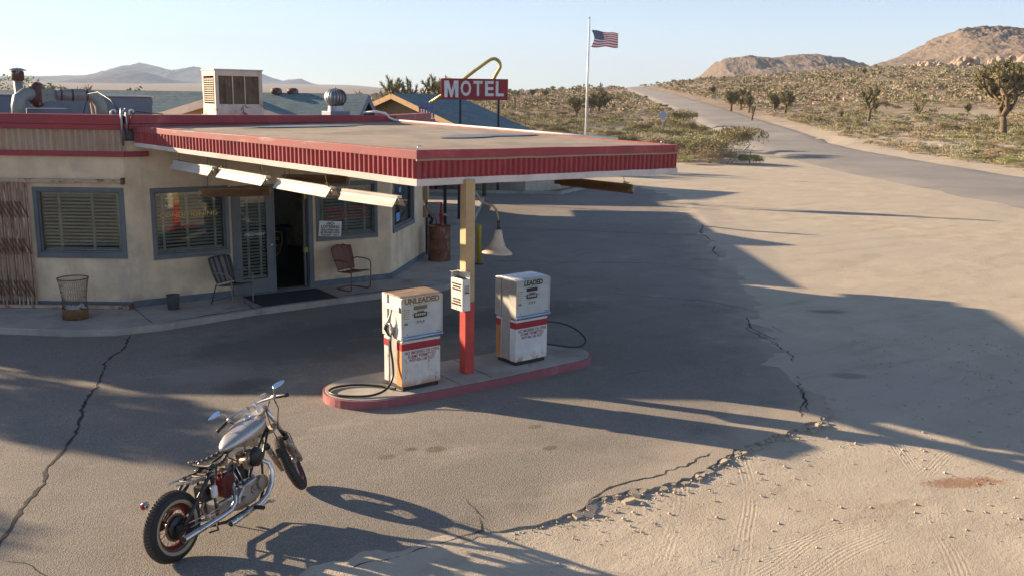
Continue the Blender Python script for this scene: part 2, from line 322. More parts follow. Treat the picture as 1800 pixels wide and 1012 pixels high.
def sandmat():
    t=NT('desert_sand'); v=t.co()
    big=t.noise(v,.09,4,.6); mid=t.noise(v,.9,5,.62); fine=t.noise(v,26,3,.7); grit=t.noise(v,95,2,.6); m6b=t.noise(v,.55,3,.5); st3=t.noise(t.co(scale=(.35,1.6,1),rot=(0,0,R(-20))),1.0,6,.7)
    c=t.mix(t.rng(mid,.3,.72),(.45,.382,.295),(.555,.478,.372)); c=t.mix(t.rng(big,.35,.7),c,(.46,.405,.33)); c=t.mix(t.math('MULTIPLY',t.rng(st3,.50,.70),.55),c,(.37,.305,.235)); c=t.mix(t.math('MULTIPLY',t.rng(st3,.48,.30),.45),c,(.56,.48,.38))
    c=t.mix(t.math('MULTIPLY',t.rng(fine,.55,.75),.35),c,(.34,.28,.21)); c=t.mix(t.math('MULTIPLY',t.rng(grit,.63,.72),.8),c,(.22,.19,.165))
    X,Y,Z=t.sep(v)
    # rusty spill and damp patches (marks with a shape of their own)
    def blob(x,y,rx,ry,ang,nz=.5):
        ca,sa=math.cos(ang),math.sin(ang)
        dx=t.math('SUBTRACT',X,x); dy=t.math('SUBTRACT',Y,y)
        a=t.math('DIVIDE',t.math('ADD',t.math('MULTIPLY',dx,ca),t.math('MULTIPLY',dy,sa)),rx)
        b=t.math('DIVIDE',t.math('SUBTRACT',t.math('MULTIPLY',dy,ca),t.math('MULTIPLY',dx,sa)),ry)
        d=t.math('ADD',t.math('MULTIPLY',a,a),t.math('MULTIPLY',b,b))
        d=t.math('ADD',d,t.math('MULTIPLY',t.math('SUBTRACT',mid,.5),nz*7)); d=t.math('ADD',d,t.math('MULTIPLY',t.math('SUBTRACT',fine,.5),nz*9))
        return t.rng(d,.35,1.1,1,0)
    for (x,y,rx,ry,an,cc,k) in BLOBS: c=t.mix(t.math('MULTIPLY',blob(x,y,rx,ry,an),k),c,cc)
    m6=t.noise(v,5.5,5,.7); m40=t.noise(v,42,3,.75); h=t.math('ADD',t.math('ADD',t.math('MULTIPLY',mid,.6),t.math('MULTIPLY',t.math('MULTIPLY',m6,t.rng(m6b,.42,.66,.03,.30)),1.0)),t.math('ADD',t.math('MULTIPLY',fine,.16),t.math('MULTIPLY',m40,.07))); pv_=t.vor(v,34); pk=t.math('MULTIPLY',t.rng(pv_,.10,.26,1,0),t.rng(t.noise(v,1.7,3,.6),.48,.62)); h=t.math('ADD',h,t.math('MULTIPLY',pk,.22)); c=t.mix(t.math('MULTIPLY',pk,.5),c,(.34,.285,.225)); h=t.math('ADD',h,t.math('MULTIPLY',grit,.16))
    # tyre tracks pressed into the sand
    wob=t.math('MULTIPLY',t.math('SUBTRACT',t.noise(v,.25,2,.5),.5),1.2)
    for (ang,off,w,curv) in TRACKS:
        ca,sa=math.cos(ang),math.sin(ang)
        al=t.math('ADD',t.math('MULTIPLY',X,ca),t.math('MULTIPLY',Y,sa))
        p=t.math('SUBTRACT',t.math('MULTIPLY',Y,ca),t.math('MULTIPLY',X,sa)); p=t.math('SUBTRACT',p,off)
        al0=t.math('SUBTRACT',al,14*ca+4*sa); p=t.math('ADD',p,t.math('MULTIPLY',t.math('MULTIPLY',al0,al0),curv)); p=t.math('ADD',p,t.math('MULTIPLY',wob,.55))
        m=t.rng(t.math('ABSOLUTE',p),w*.6,w*.8,1,0); m=t.math('MULTIPLY',m,t.rng(t.noise(v,.45,3,.5),.40,.60))
        g=t.math('SINE',t.math('MULTIPLY',p,2*math.pi/.045)); l=t.math('SINE',t.math('MULTIPLY',al,2*math.pi/.09))
        tr=t.math('ADD',t.math('MULTIPLY',g,.20),t.math('MULTIPLY',l,.03)); tr=t.math('SUBTRACT',tr,.10); tr=t.math('MULTIPLY',tr,.12)
        h=t.math('ADD',h,t.math('MULTIPLY',m,tr))
    # scrub litter on the open desert beyond the lot
    cx=t.math('ADD',t.math('MULTIPLY',X,ST),t.math('MULTIPLY',Y,CT))
    far=t.rng(cx,75,190); lit=t.noise(v,.22,6,.72); c=t.mix(t.math('MULTIPLY',far,t.rng(lit,.36,.56,.45,.95)),c,(.255,.19,.135))
    bp=t.bump(h,.85,.06)
    return t.done(c,.95,0,bp,.1)
BLOBS=[(10.2,5.12,.55,.14,-.50,(.33,.19,.115),.85),(16.4,11.5,.42,.16,-.6,(.22,.17,.13),.7),(12.7,8.35,.36,.15,-.5,(.23,.185,.14),.6),(9.0,5.2,.5,.12,-.3,(.35,.28,.20),.5),(22.5,15,1.6,.35,.2,(.34,.27,.19),.3)]
TRACKS=[(R(-16),7.61,.15,.012),(R(-2.4),5.57,.17,.010),(R(-1),5.95,.15,.014),(R(45),-1.08,.13,-.010),(R(47),-.70,.13,-.012),(R(37.5),-1.55,.15,.008),(R(-11),8.32,.14,-.006),(R(-60),8.78,.13,.02),(R(30),-4.4,.15,.012),(R(-48),11.6,.14,.012),(R(55),-9.5,.2,.004),(R(-70),17.5,.16,.01)]
MT['sand']=sandmat()
def asphaltmat():
    t=NT('old_asphalt'); v=t.co(); X,Y,Z=t.sep(v)
    big=t.noise(v,.22,5,.6); mid=t.noise(v,1.3,5,.6); ag=t.vor(v,75); fine=t.noise(v,150,2,.6)
    c=t.mix(t.rng(big,.3,.7),(.325,.288,.246),(.405,.36,.308)); c=t.mix(t.math('MULTIPLY',t.rng(mid,.5,.75),.5),c,(.245,.215,.18))
    c=t.mix(t.math('MULTIPLY',t.rng(ag,.2,.55),.55),c,(.085,.078,.070)); c=t.mix(t.math('MULTIPLY',t.rng(fine,.60,.72),.5),c,(.40,.36,.30))
    def line(x0,y0,x1,y1):
        L=math.hypot(x1-x0,y1-y0); nx,ny=-(y1-y0)/L,(x1-x0)/L
        return t.math('ADD',t.math('ADD',t.math('MULTIPLY',X,nx),t.math('MULTIPLY',Y,ny)),-(x0*nx+y0*ny))
    d=t.math('MINIMUM',line(4.2,6.1,10.6,7.2),line(11.2,7.2,30.6,29.5))
    d=t.math('ADD',d,t.math('MULTIPLY',t.math('SUBTRACT',mid,.5),2.2))
    c=t.mix(t.math('MULTIPLY',t.rng(d,-.4,1.6,1,0),.85),c,(.46,.385,.29))
    # oil-darkened drive lane by the shop door, small drips
    def blob(x,y,rx,ry):
        a=t.math('DIVIDE',t.math('SUBTRACT',X,x),rx); b=t.math('DIVIDE',t.math('SUBTRACT',Y,y),ry)
        q=t.math('ADD',t.math('MULTIPLY',a,a),t.math('MULTIPLY',b,b)); q=t.math('ADD',q,t.math('MULTIPLY',t.math('SUBTRACT',mid,.5),2.5))
        return t.rng(q,.2,1.2,1,0)
    for (x,y,rx,ry,k,cc) in ((7.0,14.7,3.0,1.5,.62,(.11,.104,.096)),(4.3,13.9,.8,.5,.6,(.3,.27,.23)),(4.6,12.9,.5,.4,.5,(.07,.06,.055)),(10.5,14.5,2.5,.8,.4,(.08,.075,.07)),(5.0,9.35,.16,.12,.7,(.11,.085,.05)),(5.35,9.4,.1,.09,.7,(.11,.085,.05)),(5.6,9.25,.14,.09,.6,(.11,.085,.05)),(7.1,9.2,.12,.08,.6,(.1,.08,.05)),(6.8,8.5,.12,.07,.6,(.1,.08,.05))):
        c=t.mix(t.math('MULTIPLY',blob(x,y,rx,ry),k),c,cc)
    lp=t.noise(t.co(scale=(.5,.9,1),rot=(0,0,R(36))),1.0,7,.72); c=t.mix(t.math('MULTIPLY',t.rng(lp,.52,.72),.6),c,(.19,.172,.15)); c=t.mix(t.math('MULTIPLY',t.rng(lp,.46,.28),.5),c,(.42,.365,.295)); sp=t.noise(v,9,3,.7); c=t.mix(t.math('MULTIPLY',t.rng(sp,.66,.74),.5),c,(.11,.10,.09))
    h=t.math('ADD',t.math('MULTIPLY',ag,.6),t.math('MULTIPLY',mid,.4))
    return t.done(c,.92,0,t.bump(h,.55,.012),.2)
MT['asphalt']=asphaltmat()
MT['crack']=paint('dark_crack',(.035,.03,.026),[((.11,.09,.07),(6,6,6),.5,.7)],.95)
def roadmat():
    t=NT('road_asphalt'); v=t.co(); big=t.noise(v,.15,5,.6); fine=t.noise(v,30,2,.6)
    c=t.mix(t.rng(big,.3,.7),(.235,.22,.205),(.31,.288,.26)); c=t.mix(t.math('MULTIPLY',t.rng(fine,.55,.7),.4),c,(.16,.15,.14))
    return t.done(c,.9,0,t.bump(fine,.3,.01),.2)
MT['road']=roadmat()
def hillmat(name,a,b,dark,s,spk=.55):
    t=NT(name); v=t.co(); n=t.noise(v,s*.25,6,.65); r=t.vor(v,s*1.2); r2=t.vor(v,s*3.1); sp=t.noise(v,s*2.2,4,.75)
    c=t.mix(t.rng(n,.35,.65),a,b); c=t.mix(t.math('MULTIPLY',t.rng(r2,.1,.6),.35),c,[k*1.25 for k in a]); c=t.mix(t.math('MULTIPLY',t.rng(sp,.52,.62),spk),c,dark)
    h=t.math('ADD',t.math('MULTIPLY',t.noise(v,s*.8,6,.7),1.0),t.math('MULTIPLY',r,-.5))
    return t.done(c,.95,0,t.bump(h,1.0,2.5/s*.12),.05)
MT['hill']=hillmat('rocky_hill',(.215,.165,.13),(.15,.12,.095),(.065,.06,.045),.2,.75)
MT['mount']=hillmat('mountain_rock',(.14,.13,.125),(.10,.095,.095),(.07,.07,.07),.03,.35)
MT['boulder']=paint('tan_boulder',(.40,.30,.215),[((.33,.24,.17),(.3,.3,.3),.45,.7)],.95,bump=(1.2,.8,.3))
def leaf(name,a,b,c3=None):
    t=NT(name); oi=t.n.new('ShaderNodeObjectInfo'); g=t.n.new('ShaderNodeNewGeometry')
    v=t.co(); n=t.noise(v,2.6,3,.6); n2=t.noise(v,14,2,.6)
    c=t.mix(t.rng(n,.32,.68),a,b); c=t.mix(t.math('MULTIPLY',t.rng(n2,.5,.7),.6),c,c3 or [k*.55 for k in a])
    c=t.mix(t.math('MULTIPLY',oi.outputs['Random'],.35),c,[min(1,k*1.35) for k in b])
    return t.done(c,.85,0,None,.15)
MT['shrub_green']=leaf('rabbitbrush_green',(.275,.285,.135),(.36,.355,.185),(.30,.25,.145))
MT['shrub_olive']=leaf('creosote_olive',(.195,.175,.10),(.265,.235,.135),(.25,.19,.10))
MT['shrub_dry']=leaf('dry_brush',(.36,.275,.185),(.45,.355,.245),(.20,.15,.095))
MT['shrub_gray']=leaf('grey_sage',(.335,.305,.215),(.42,.38,.275),(.23,.175,.11))
MT['leafgreen']=leaf('bright_leaf',(.13,.18,.04),(.19,.25,.06))
MT['tuft']=leaf('joshua_leaves',(.19,.18,.095),(.275,.255,.14),(.30,.235,.135))
MT['jtrunk']=paint('joshua_bark',(.135,.095,.06),[((.24,.175,.11),(3,3,5),.5,.7),((.06,.04,.03),(8,8,8),.55,.75)],.95,bump=(14,.8,.03))

MT['pumprusty']=paint('rust_streaked_enamel',(.68,.65,.61),[((.55,.48,.40),(2,2,1.2),.45,.75),((.30,.13,.05),(18,18,9),.60,.70),((.45,.20,.07),(6,6,7),.36,.56,.02,.20),((.40,.30,.22),(10,10,1.2),.58,.8)],.45)

MT['cardwhite']=paint('white_card',(.72,.71,.68),[],.5)

MT['inkwindow']=paint('window_red_ink',(.55,.05,.05),[],.5)
# ------------------------------------------------------------------ camera, sun, sky
CAMH,FPX,HY,ROLL=4.2,1650,170,R(.9)
pit=math.atan((506-HY)/FPX)
def camvec(u,y,z): a=c2w(u,y); return Vector((a[0],a[1],z))
xr,up,fw=camvec(1,0,0),camvec(0,math.sin(pit),math.cos(pit)),camvec(0,math.cos(pit),-math.sin(pit))
right=xr*math.cos(ROLL)+up*math.sin(ROLL); upv=-xr*math.sin(ROLL)+up*math.cos(ROLL)
cd=bpy.data.cameras.new('camera'); cam=bpy.data.objects.new('camera',cd); col.objects.link(cam)
cd.sensor_width=36; cd.lens=36*FPX/1800; cd.clip_start=.1; cd.clip_end=40000
cam.matrix_world=frame((0,0,CAMH),right,upv,-fw); sc.camera=cam
ld=bpy.data.lights.new('sun','SUN'); sun=bpy.data.objects.new('sun',ld); col.objects.link(sun)
ld.energy=SUN_E; ld.angle=R(.55); ld.color=(1,.775,.525)
sun.rotation_euler=SD.to_track_quat('-Z','Y').to_euler(); sun.location=(0,0,60)
w=bpy.data.worlds.new('World'); sc.world=w; w.use_nodes=True
sk=w.node_tree.nodes.new('ShaderNodeTexSky'); sk.sky_type='NISHITA'; sk.sun_disc=False
sk.sun_elevation=SUN_EL; sk.sun_rotation=math.atan2(-SD.x,-SD.y); sk.altitude=900; sk.air_density=SKY_AIR; sk.dust_density=SKY_DUST; sk.ozone_density=SKY_OZ
bg=w.node_tree.nodes['Background']; bg.inputs['Strength'].default_value=SKY_S
w.node_tree.links.new(sk.outputs[0],bg.inputs['Color'])
sc.view_settings.view_transform='Standard'; sc.view_settings.look='None'; sc.view_settings.exposure=EXPO; sc.view_settings.gamma=1
sc.cycles.max_bounces=6; sc.cycles.transparent_max_bounces=12; sc.cycles.volume_bounces=0
# ------------------------------------------------------------------ the lie of the land
AX=[-.9,-.55,-.2,.012,.115,.2,.364,.545,.9]
def H(X,Y):                       # height of the desert floor, survey axes
    r=math.hypot(X,Y)
    if Y<20: return 0.0
    a=X/Y
    if abs(a)>1.2: return 0.0
    s=np.interp(a,AX,[0,0,.004,.0155,.0262,.036,.048,.053,.055])
    y0=np.interp(a,AX,[100,100,95,85,122,118,100,84,84]); y1=np.interp(a,AX,[600,600,520,490,475,520,640,720,720])
    t=Y-y0; k=14.0
    up_=t*.5+math.sqrt(t*t*.25+k*k)-k*.0
    up_=max(0,up_-k*k/max(1,abs(t)) if t<0 else up_-k*k/math.sqrt(t*t*.25+k*k)*.5)
    top=y1-y0
    z=s*(min(up_,top)+(0 if up_<top else 0))
    if Y>y1: z-=min(6,(Y-y1)*.01)
    if a<-.05 and Y>1500: z+=(min(Y,7000)-1500)*.0135*min(1,(-.05-a)/.12)
    e_=X-float(np.interp(Y,[0,41,59,72,85,123,200,300,400,480,560],[24.5,22.3,21.5,21.9,22.5,27.2,33.0,41.0,48.5,54,60])); u=min(1,max(0,(Y-75)/50.))*min(1,max(0,(max(-e_,e_-8)-2)/8)); z+=u*.35*mnoise.noise(Vector((X/16,Y/16,3)))
    return z
NEAR=([0,41,59,72,85,123,200,300,400,480,560],[24.5,22.3,21.5,21.9,22.5,27.2,33.0,41.0,48.5,54,60])
def road_near(Y): return float(np.interp(Y,*NEAR))
RW=8.0
def build_land():
    vs=[];fs=[]
    ang=[-180,-150,-120,-100,-85,-72]+list(np.arange(-62,62.01,.62))+[72,85,100,120,150]
    rad=[0.5]+[1.5*1.115**i for i in range(34)]
    rad=[r for r in rad if r<60]+list(np.arange(60,160,3.2))+list(160*1.045**np.arange(0,40))+[1000,1400,2000,3000,4500,6500,9000,10900]
    na=len(ang)
    for r in rad:
        for d in ang:
            X,Y=r*math.sin(R(d)),r*math.cos(R(d)); z=H(X,Y)-.05
            if Y>15 and abs(X/max(Y,1))<1.0:
                e=X-road_near(Y)
                if -2<e<RW+2 and Y<560: z-=.045+.10*min(1,max(.0,(Y-60)/60))
            x,y=c2w(X,Y); vs.append((x,y,z))
    for i in range(len(rad)-1):
        for j in range(na):
            j2=(j+1)%na; fs.append((i*na+j,(i+1)*na+j,(i+1)*na+j2,i*na+j2))
    fs.append(tuple(range(na)))
    mb=MB(); mb.add(vs,fs,sm=True); o=mb.build('ground',MT['sand']); tag(o,kind='structure',label='pale desert sand and dirt around the paved lot')
    mb=MB(); rows=[]; ys=list(np.arange(12,130,2.5))+list(np.arange(130,560,7))
    for Y in ys:
        n=road_near(Y); row=[]
        for k in range(11):
            X=n+RW*(k-1)/8+(.25*mnoise.noise(Vector((Y*.3,k,1))) if k in(0,1,9,10) else 0)
            x,y=c2w(X,Y); row.append((x,y,H(X,Y)+.012+(.06*min(1,max(0,(Y-60)/60)))+(.04*(1-((k-5)/4)**2) if 0<k<10 else -.10-.2*min(1,max(0,(Y-60)/60)))))
        rows.append(row)
    mb.add([p for r in rows for p in r],[(i*11+k,i*11+k+1,(i+1)*11+k+1,(i+1)*11+k) for i in range(len(rows)-1) for k in range(10)],sm=True)
    tag(mb.build('road',MT['road']),kind='structure',label='narrow grey two lane road climbing the desert slope')
build_land()
def pxa(x): return (x-900)/FPX
def hrz(x): return HY+(x-900)*math.tan(ROLL)
def groundY(x,y):                  # distance at which the line of sight through a picture point meets the land
    a=pxa(x); t=(y-hrz(x))/FPX; Y=42.
    while Y<800 and CAMH-t*Y>H(a*Y,Y): Y*=1.004
    return Y
def ridge(name,Yc,width,pts,label,amp,fs_,mat,nx=260,ny=46,sd=0,back=1.0,rough=.9):
    xs=[p[0] for p in pts]; ys=[p[1] for p in pts]; vs=[]
    for j in range(ny+1):
        q=-1+2*j/ny; 
        for i in range(nx+1):
            x=xs[0]+(xs[-1]-xs[0])*i/nx; a=pxa(x)
            zr=CAMH+(hrz(x)-np.interp(x,xs,ys))/FPX*Yc
            Y=Yc+q*width*(1 if q<0 else back); X=a*Yc*(1+.25*(Y/Yc-1))
            base=H(X,Y)-2
            p=max(0,1-abs(q))**.9
            n=mnoise.fractal(Vector((X*fs_,Y*fs_,sd)),.85,2.1,6)+.6*(.5-abs(mnoise.noise(Vector((X*fs_*1.7,Y*fs_*1.7,sd+5)))))
            fine=mnoise.fractal(Vector((X*fs_*11,Y*fs_*11,sd+2)),.7,2.2,4)*(.45+.9*max(0,mnoise.noise(Vector((X*fs_*2,Y*fs_*2,sd+9)))+.35))
            z=base+(zr-base)*p+(amp*n+amp*.34*fine)*min(1,3*p)*min(1,max(.12,(zr-base)/(amp*5)))*(.5 if abs(q)<.03 else 1)
            wx,wy=c2w(X,Y); vs.append((wx,wy,z))
    mb=MB(); mb.add(vs,[(j*(nx+1)+i,j*(nx+1)+i+1,(j+1)*(nx+1)+i+1,(j+1)*(nx+1)+i) for j in range(ny) for i in range(nx)],sm=True)
    return tag(mb.build(name,mat,fix=False),kind='structure',label=label)
ridge('hill',1450,330,[(1150,172),(1205,146),(1225,132),(1250,112),(1280,104),(1300,101),(1345,104),(1385,100),(1410,100),(1440,108),(1490,119),(1540,132),(1600,150)],'lower rocky tan hill beyond the road crest',20,.0055,MT['hill'],460,90,1)
ridge('hill',1050,300,[(1440,140),(1500,124),(1560,108),(1590,92),(1625,70),(1660,54),(1690,46),(1720,48),(1760,50),(1800,48),(1860,42),(1940,50),(2050,70),(2200,95)],'tall rocky tan hill at the right edge',22,.0065,MT['hill'],560,110,4)
ridge('mountain',5200,700,[(100,166),(150,153),(190,139),(215,131),(240,126),(262,130),(290,140),(320,152),(360,164),(420,172)],'darker near mountain behind the roof ducts',85,.0019,MT['mount'],150,40,7,rough=.5)
ridge('mountain',7600,1100,[(-160,152),(-60,146),(0,141),(60,139),(110,139),(160,137),(200,130),(225,122),(255,112),(280,117),(300,123),(322,127),(332,122),(340,126),(352,121),(362,126),(372,124),(400,128),(440,129),(460,131),(480,138),(500,145),(516,142),(530,142),(545,148),(560,155),(580,163),(620,168),(700,172)],'pale far mountain ridge on the left horizon',150,.0014,MT['mount'],300,40,9)
# rocky outcrops at the foot of the tall hill: each outcrop one heap of boulders
def outcrop(px0,px1,py0,py1,Y,n,sd,label):
    r=random.Random(sd); mb=MB()
    xc=pxa((px0+px1)/2)*Y; zc=CAMH+(hrz((px0+px1)/2)-py1)/FPX*Y
    wX=(px1-px0)/FPX*Y/2; hh=(py1-py0)/FPX*Y
    bm=bmesh.new(); bmesh.ops.create_icosphere(bm,subdivisions=2,radius=1); bv=[v.co.copy() for v in bm.verts]; bf=[[v.index for v in f.verts] for f in bm.faces]; bm.free()
    for i in range(n):
        u=r.uniform(-1,1); k=1-abs(u)**1.5; X=xc+u*wX; Yy=Y+r.uniform(-6,8)
        s=hh*r.uniform(.13,.34); z=r.uniform(-.2,max(.05,k-.2))*hh*.85
        o=Vector((r.random()*50,r.random()*50,i)); sx,sy,sz=r.uniform(.8,1.5),r.uniform(.8,1.4),r.uniform(.8,1.5)
        vs=[]
        for p in bv:
            d=1+.35*mnoise.noise(p*1.1+o)+.15*mnoise.noise(p*2.7+o)
            x,y=c2w(p.x*s*sx*d,p.y*s*sy*d); vs.append((x,y,p.z*s*sz*d+z))
        cx,cy=c2w(X-xc,Yy-Y); mb.add([(a+cx,b+cy,c) for a,b,c in vs],bf,sm=True)
    o=mb.build('rock_outcrop',MT['boulder']); x,y=c2w(xc,Y); o.location=(x,y,zc); return tag(o,label,'rocks','boulder outcrops below the tall hill')
outcrop(1568,1645,106,123,640,46,1,'low spread tan boulder outcrop, leftmost below the tall hill')
outcrop(1650,1692,96,118,640,30,2,'pointed tan boulder outcrop between the low one and the joshua tree')
outcrop(1706,1760,100,117,640,34,3,'broken tan boulder outcrop beside the big joshua tree top')
outcrop(1765,1850,78,116,640,60,4,'big tan boulder outcrop at the right edge below the tall hill')
# air
hz=MB(); hz.bx(-9500,11500,-9500,11500,-3,620); ho=hz.build('haze',[]); tag(ho,kind='stuff')
hm=bpy.data.materials.new('haze_air'); hm.use_nodes=True; hn=hm.node_tree; hn.nodes.remove(hn.nodes['Principled BSDF'])
pv=hn.nodes.new('ShaderNodeVolumePrincipled'); pv.inputs['Color'].default_value=HAZEC; pv.inputs['Density'].default_value=HAZE; pv.inputs['Anisotropy'].default_value=0.0
hn.links.new(pv.outputs[0],hn.nodes['Material Output'].inputs['Volume']); ho.data.materials.append(hm)
hm.cycles.homogeneous_volume=True if hasattr(hm.cycles,'homogeneous_volume') else None
# ------------------------------------------------------------------ paved lot
EDGE=[(2.95,6.76),(3.54,7.07),(4.02,7.1),(4.5,7.06),(4.98,6.98),(5.51,6.93),(6.01,6.95),(6.41,7.04),(6.72,7.02),(7.03,6.94),(7.47,6.93),(7.84,6.98),(8.28,7.11),(8.67,7.18),(9.06,7.2),(9.48,7.23),(9.93,7.27),(10.51,7.34),(11.06,7.63),(11.54,8.0),(12.2,8.61),(13.13,9.5),(13.65,10.16),(14.46,11.05),(15.32,12.06),(16.37,13.06),(17.45,14.29),(18.78,15.68),(19.66,16.67),(20.71,17.71),(21.73,18.97),(23.45,20.81),(25.32,23.09),(27.97,26.31),(30.35,29.25),(31.8,31.97)]
def ragged(P,step,amp,sd,fn=None):
    out=[]; r=random.Random(sd)
    for (a,b) in zip(P[:-1],P[1:]):
        L=math.dist(a,b); n=max(1,int(L/step))
        for i in range(n):
            t=i/n; x=a[0]+(b[0]-a[0])*t; y=a[1]+(b[1]-a[1])*t; k=min(1,L)
            q=amp*(mnoise.noise(Vector((x*2.1,y*2.1,sd)))+.7*mnoise.noise(Vector((x*7,y*7,sd)))+.4*r.uniform(-1,1))
            nx,ny=-(b[1]-a[1])/L,(b[0]-a[0])/L; out.append((x+nx*q,y+ny*q))
    out.append(P[-1]); return out
def ribbon(mb,P,w,z,mi=0,sd=0,taper=True):
    r=random.Random(sd); vs=[]; n=len(P)
    for i,(x,y) in enumerate(P):
        a=P[max(0,i-1)]; b=P[min(n-1,i+1)]; L=math.dist(a,b) or 1; nx,ny=-(b[1]-a[1])/L,(b[0]-a[0])/L
        k=w*r.uniform(.35,1.15)*(min(1,i/3,(n-1-i)/3) if taper else 1)/2
        vs+=[(x+nx*k,y+ny*k,z),(x-nx*k,y-ny*k,z)]
    mb.add(vs,[(2*i,2*i+2,2*i+3,2*i+1) for i in range(n-1)],None,mi)
lot=MB()
poly=ragged([(-22,4.5),(-6,5.4),(.5,6.0)]+EDGE,.07,.075,3)+[(33,40),(30,52),(-10,60),(-30,40)]
lot.prism(poly,-.075,0.0); POLY=poly
CR1=[(3.97,16.88),(3.83,16.41),(3.61,15.9),(3.41,15.61),(3.16,15.18),(3.03,14.72),(2.8,14.02),(2.56,13.55),(2.34,12.84),(2.21,12.41),(2.04,11.92),(1.84,11.5),(1.68,11.19),(1.5,10.72),(1.39,10.44),(1.23,10.13),(1.09,9.76),(.96,9.48),(.86,9.27),(.6,8.8)]
ribbon(lot,ragged(CR1,.08,.035,8),.045,.004,1,1)
for k,(P,wd,am) in enumerate(([(.88,9.06),(1.04,8.89),(1.13,8.56)],.02,.02),) if False else []: pass
for k,(P,wd,am) in enumerate([([(.88,9.06),(1.04,8.89),(1.2,8.4),(1.3,7.9)],.02,.03),([(17.26,25.08),(19.13,23.26),(20.63,21.66),(22.35,20.11)],.05,.03),([(13.58,19.97),(15.34,18.62),(17.55,17.1)],.035,.02),([(13.3,15.7),(14.11,14.38),(14.89,13.29),(15.0,11.9)],.022,.04),([(14.37,12.36),(14.56,11.65),(13.96,10.69)],.018,.04),([(14.47,12.0),(13.75,11.25),(13.4,10.31)],.025,.04),([(14.2,11.6),(13.6,11.2),(13.0,9.6)],.02,.06),([(9.5,10.35),(10.25,10.24)],.02,.02),([(6.05,7.02),(6.71,7.22),(7.38,7.16),(7.85,7.2),(8.4,7.3)],.03,.05),([(3.0,7.0),(3.54,7.16),(3.95,7.1),(4.33,7.12),(4.84,7.12),(5.0,7.4)],.022,.03),([(5.15,7.92),(5.09,7.7),(5.01,7.27)],.015,.02),([(10.6,7.6),(11.3,8.2),(12.0,8.9),(12.8,9.6),(13.3,10.4)],.026,.07),([(10.3,7.5),(11.0,7.95),(11.5,8.4)],.03,.05),([(24.2,22.2),(23.3,21.4),(22.4,20.6),(21.0,18.5)],.06,.07),([(20.9,18.6),(20.1,18.0),(19.5,17.2)],.06,.05)]):
    ribbon(lot,ragged(P,.09,am,20+k),wd,.004,1,k)
tag(lot.build('parking_lot',[MT['asphalt'],MT['crack']],fix=False),'cracked old asphalt forecourt edged by sand','paving',kind='structure')
# broken crumbs of asphalt along the lip and pebbles on the sand
def pebbles():
    r=random.Random(5); mb=MB()
    def stone(x,y,s,zb=-.05):
        k=r.random()*6; vs=[]
        for (a,b,c) in ((1,0,0),(-1,0,0),(0,1,0),(0,-1,0),(0,0,.7),(0,0,-.5)):
            q=s*r.uniform(.7,1.2); vs.append((x+q*(a*math.cos(k)-b*math.sin(k)),y+q*(a*math.sin(k)+b*math.cos(k)),zb+q*c+s*.2))
        mb.add(vs,[(0,2,4),(2,1,4),(1,3,4),(3,0,4),(2,0,5),(1,2,5),(3,1,5),(0,3,5)])
    for i in range(9500):
        X=r.uniform(-1.5,12); Y=r.uniform(6.2,17); x,y=c2w(X,Y)
        lim=np.interp(x,[p[0] for p in EDGE[:18]],[p[1] for p in EDGE[:18]]) if x<10.5 else y+1
        if x>10.5 and y>np.interp(x,[p[0] for p in EDGE[17:]],[p[1] for p in EDGE[17:]]): continue
        if y>lim-.02: continue
        d=lim-y if x<10.5 else 1
        if r.random()>.20+.6*math.exp(-d*1.2)+.45*mnoise.noise(Vector((x*.9,y*.9,0))): continue
        stone(x,y,r.choice((.008,.009,.011,.013,.017,.025))*r.uniform(.7,1.2),-.05+.030*max(0,1-d/1.5)**1.5)
    for i in range(260):
        q=r.choice(EDGE[2:30]); stone(q[0]+r.gauss(0,.25),q[1]-abs(r.gauss(0,.12)),r.uniform(.008,.022),-.022)
    ed=[p for p in POLY if 5.6<p[0]<11.4 and p[1]<8.2]
    ch=MB()
    for i in range(95):             # flat chunks broken off the asphalt lip
        q=r.choice(ed); x=q[0]+r.gauss(0,.05); y=q[1]-abs(r.gauss(.03,.06)); n=r.randint(4,6); sz=r.choice((.02,.025,.035,.05,.075)); a0=r.random()*6
        T=Matrix.Translation((x,y,-.022))@Matrix.Rotation(r.gauss(0,.16),4,'X')@Matrix.Rotation(r.gauss(0,.16),4,'Y')
        ch.prism([(sz*r.uniform(.6,1.1)*math.cos(a0+6.283*k/n)*1.3,sz*r.uniform(.6,1.1)*math.sin(a0+6.283*k/n)) for k in range(n)],-.02,.016,T)
    tag(ch.build('asphalt_rubble',MT['asphalt'],fix=False),kind='stuff',label='crumbled asphalt chunks along the broken edge')
    tag(mb.build('gravel',MT['sand'],fix=False),kind='stuff',label='loose pebbles scattered on the sand')
pebbles()
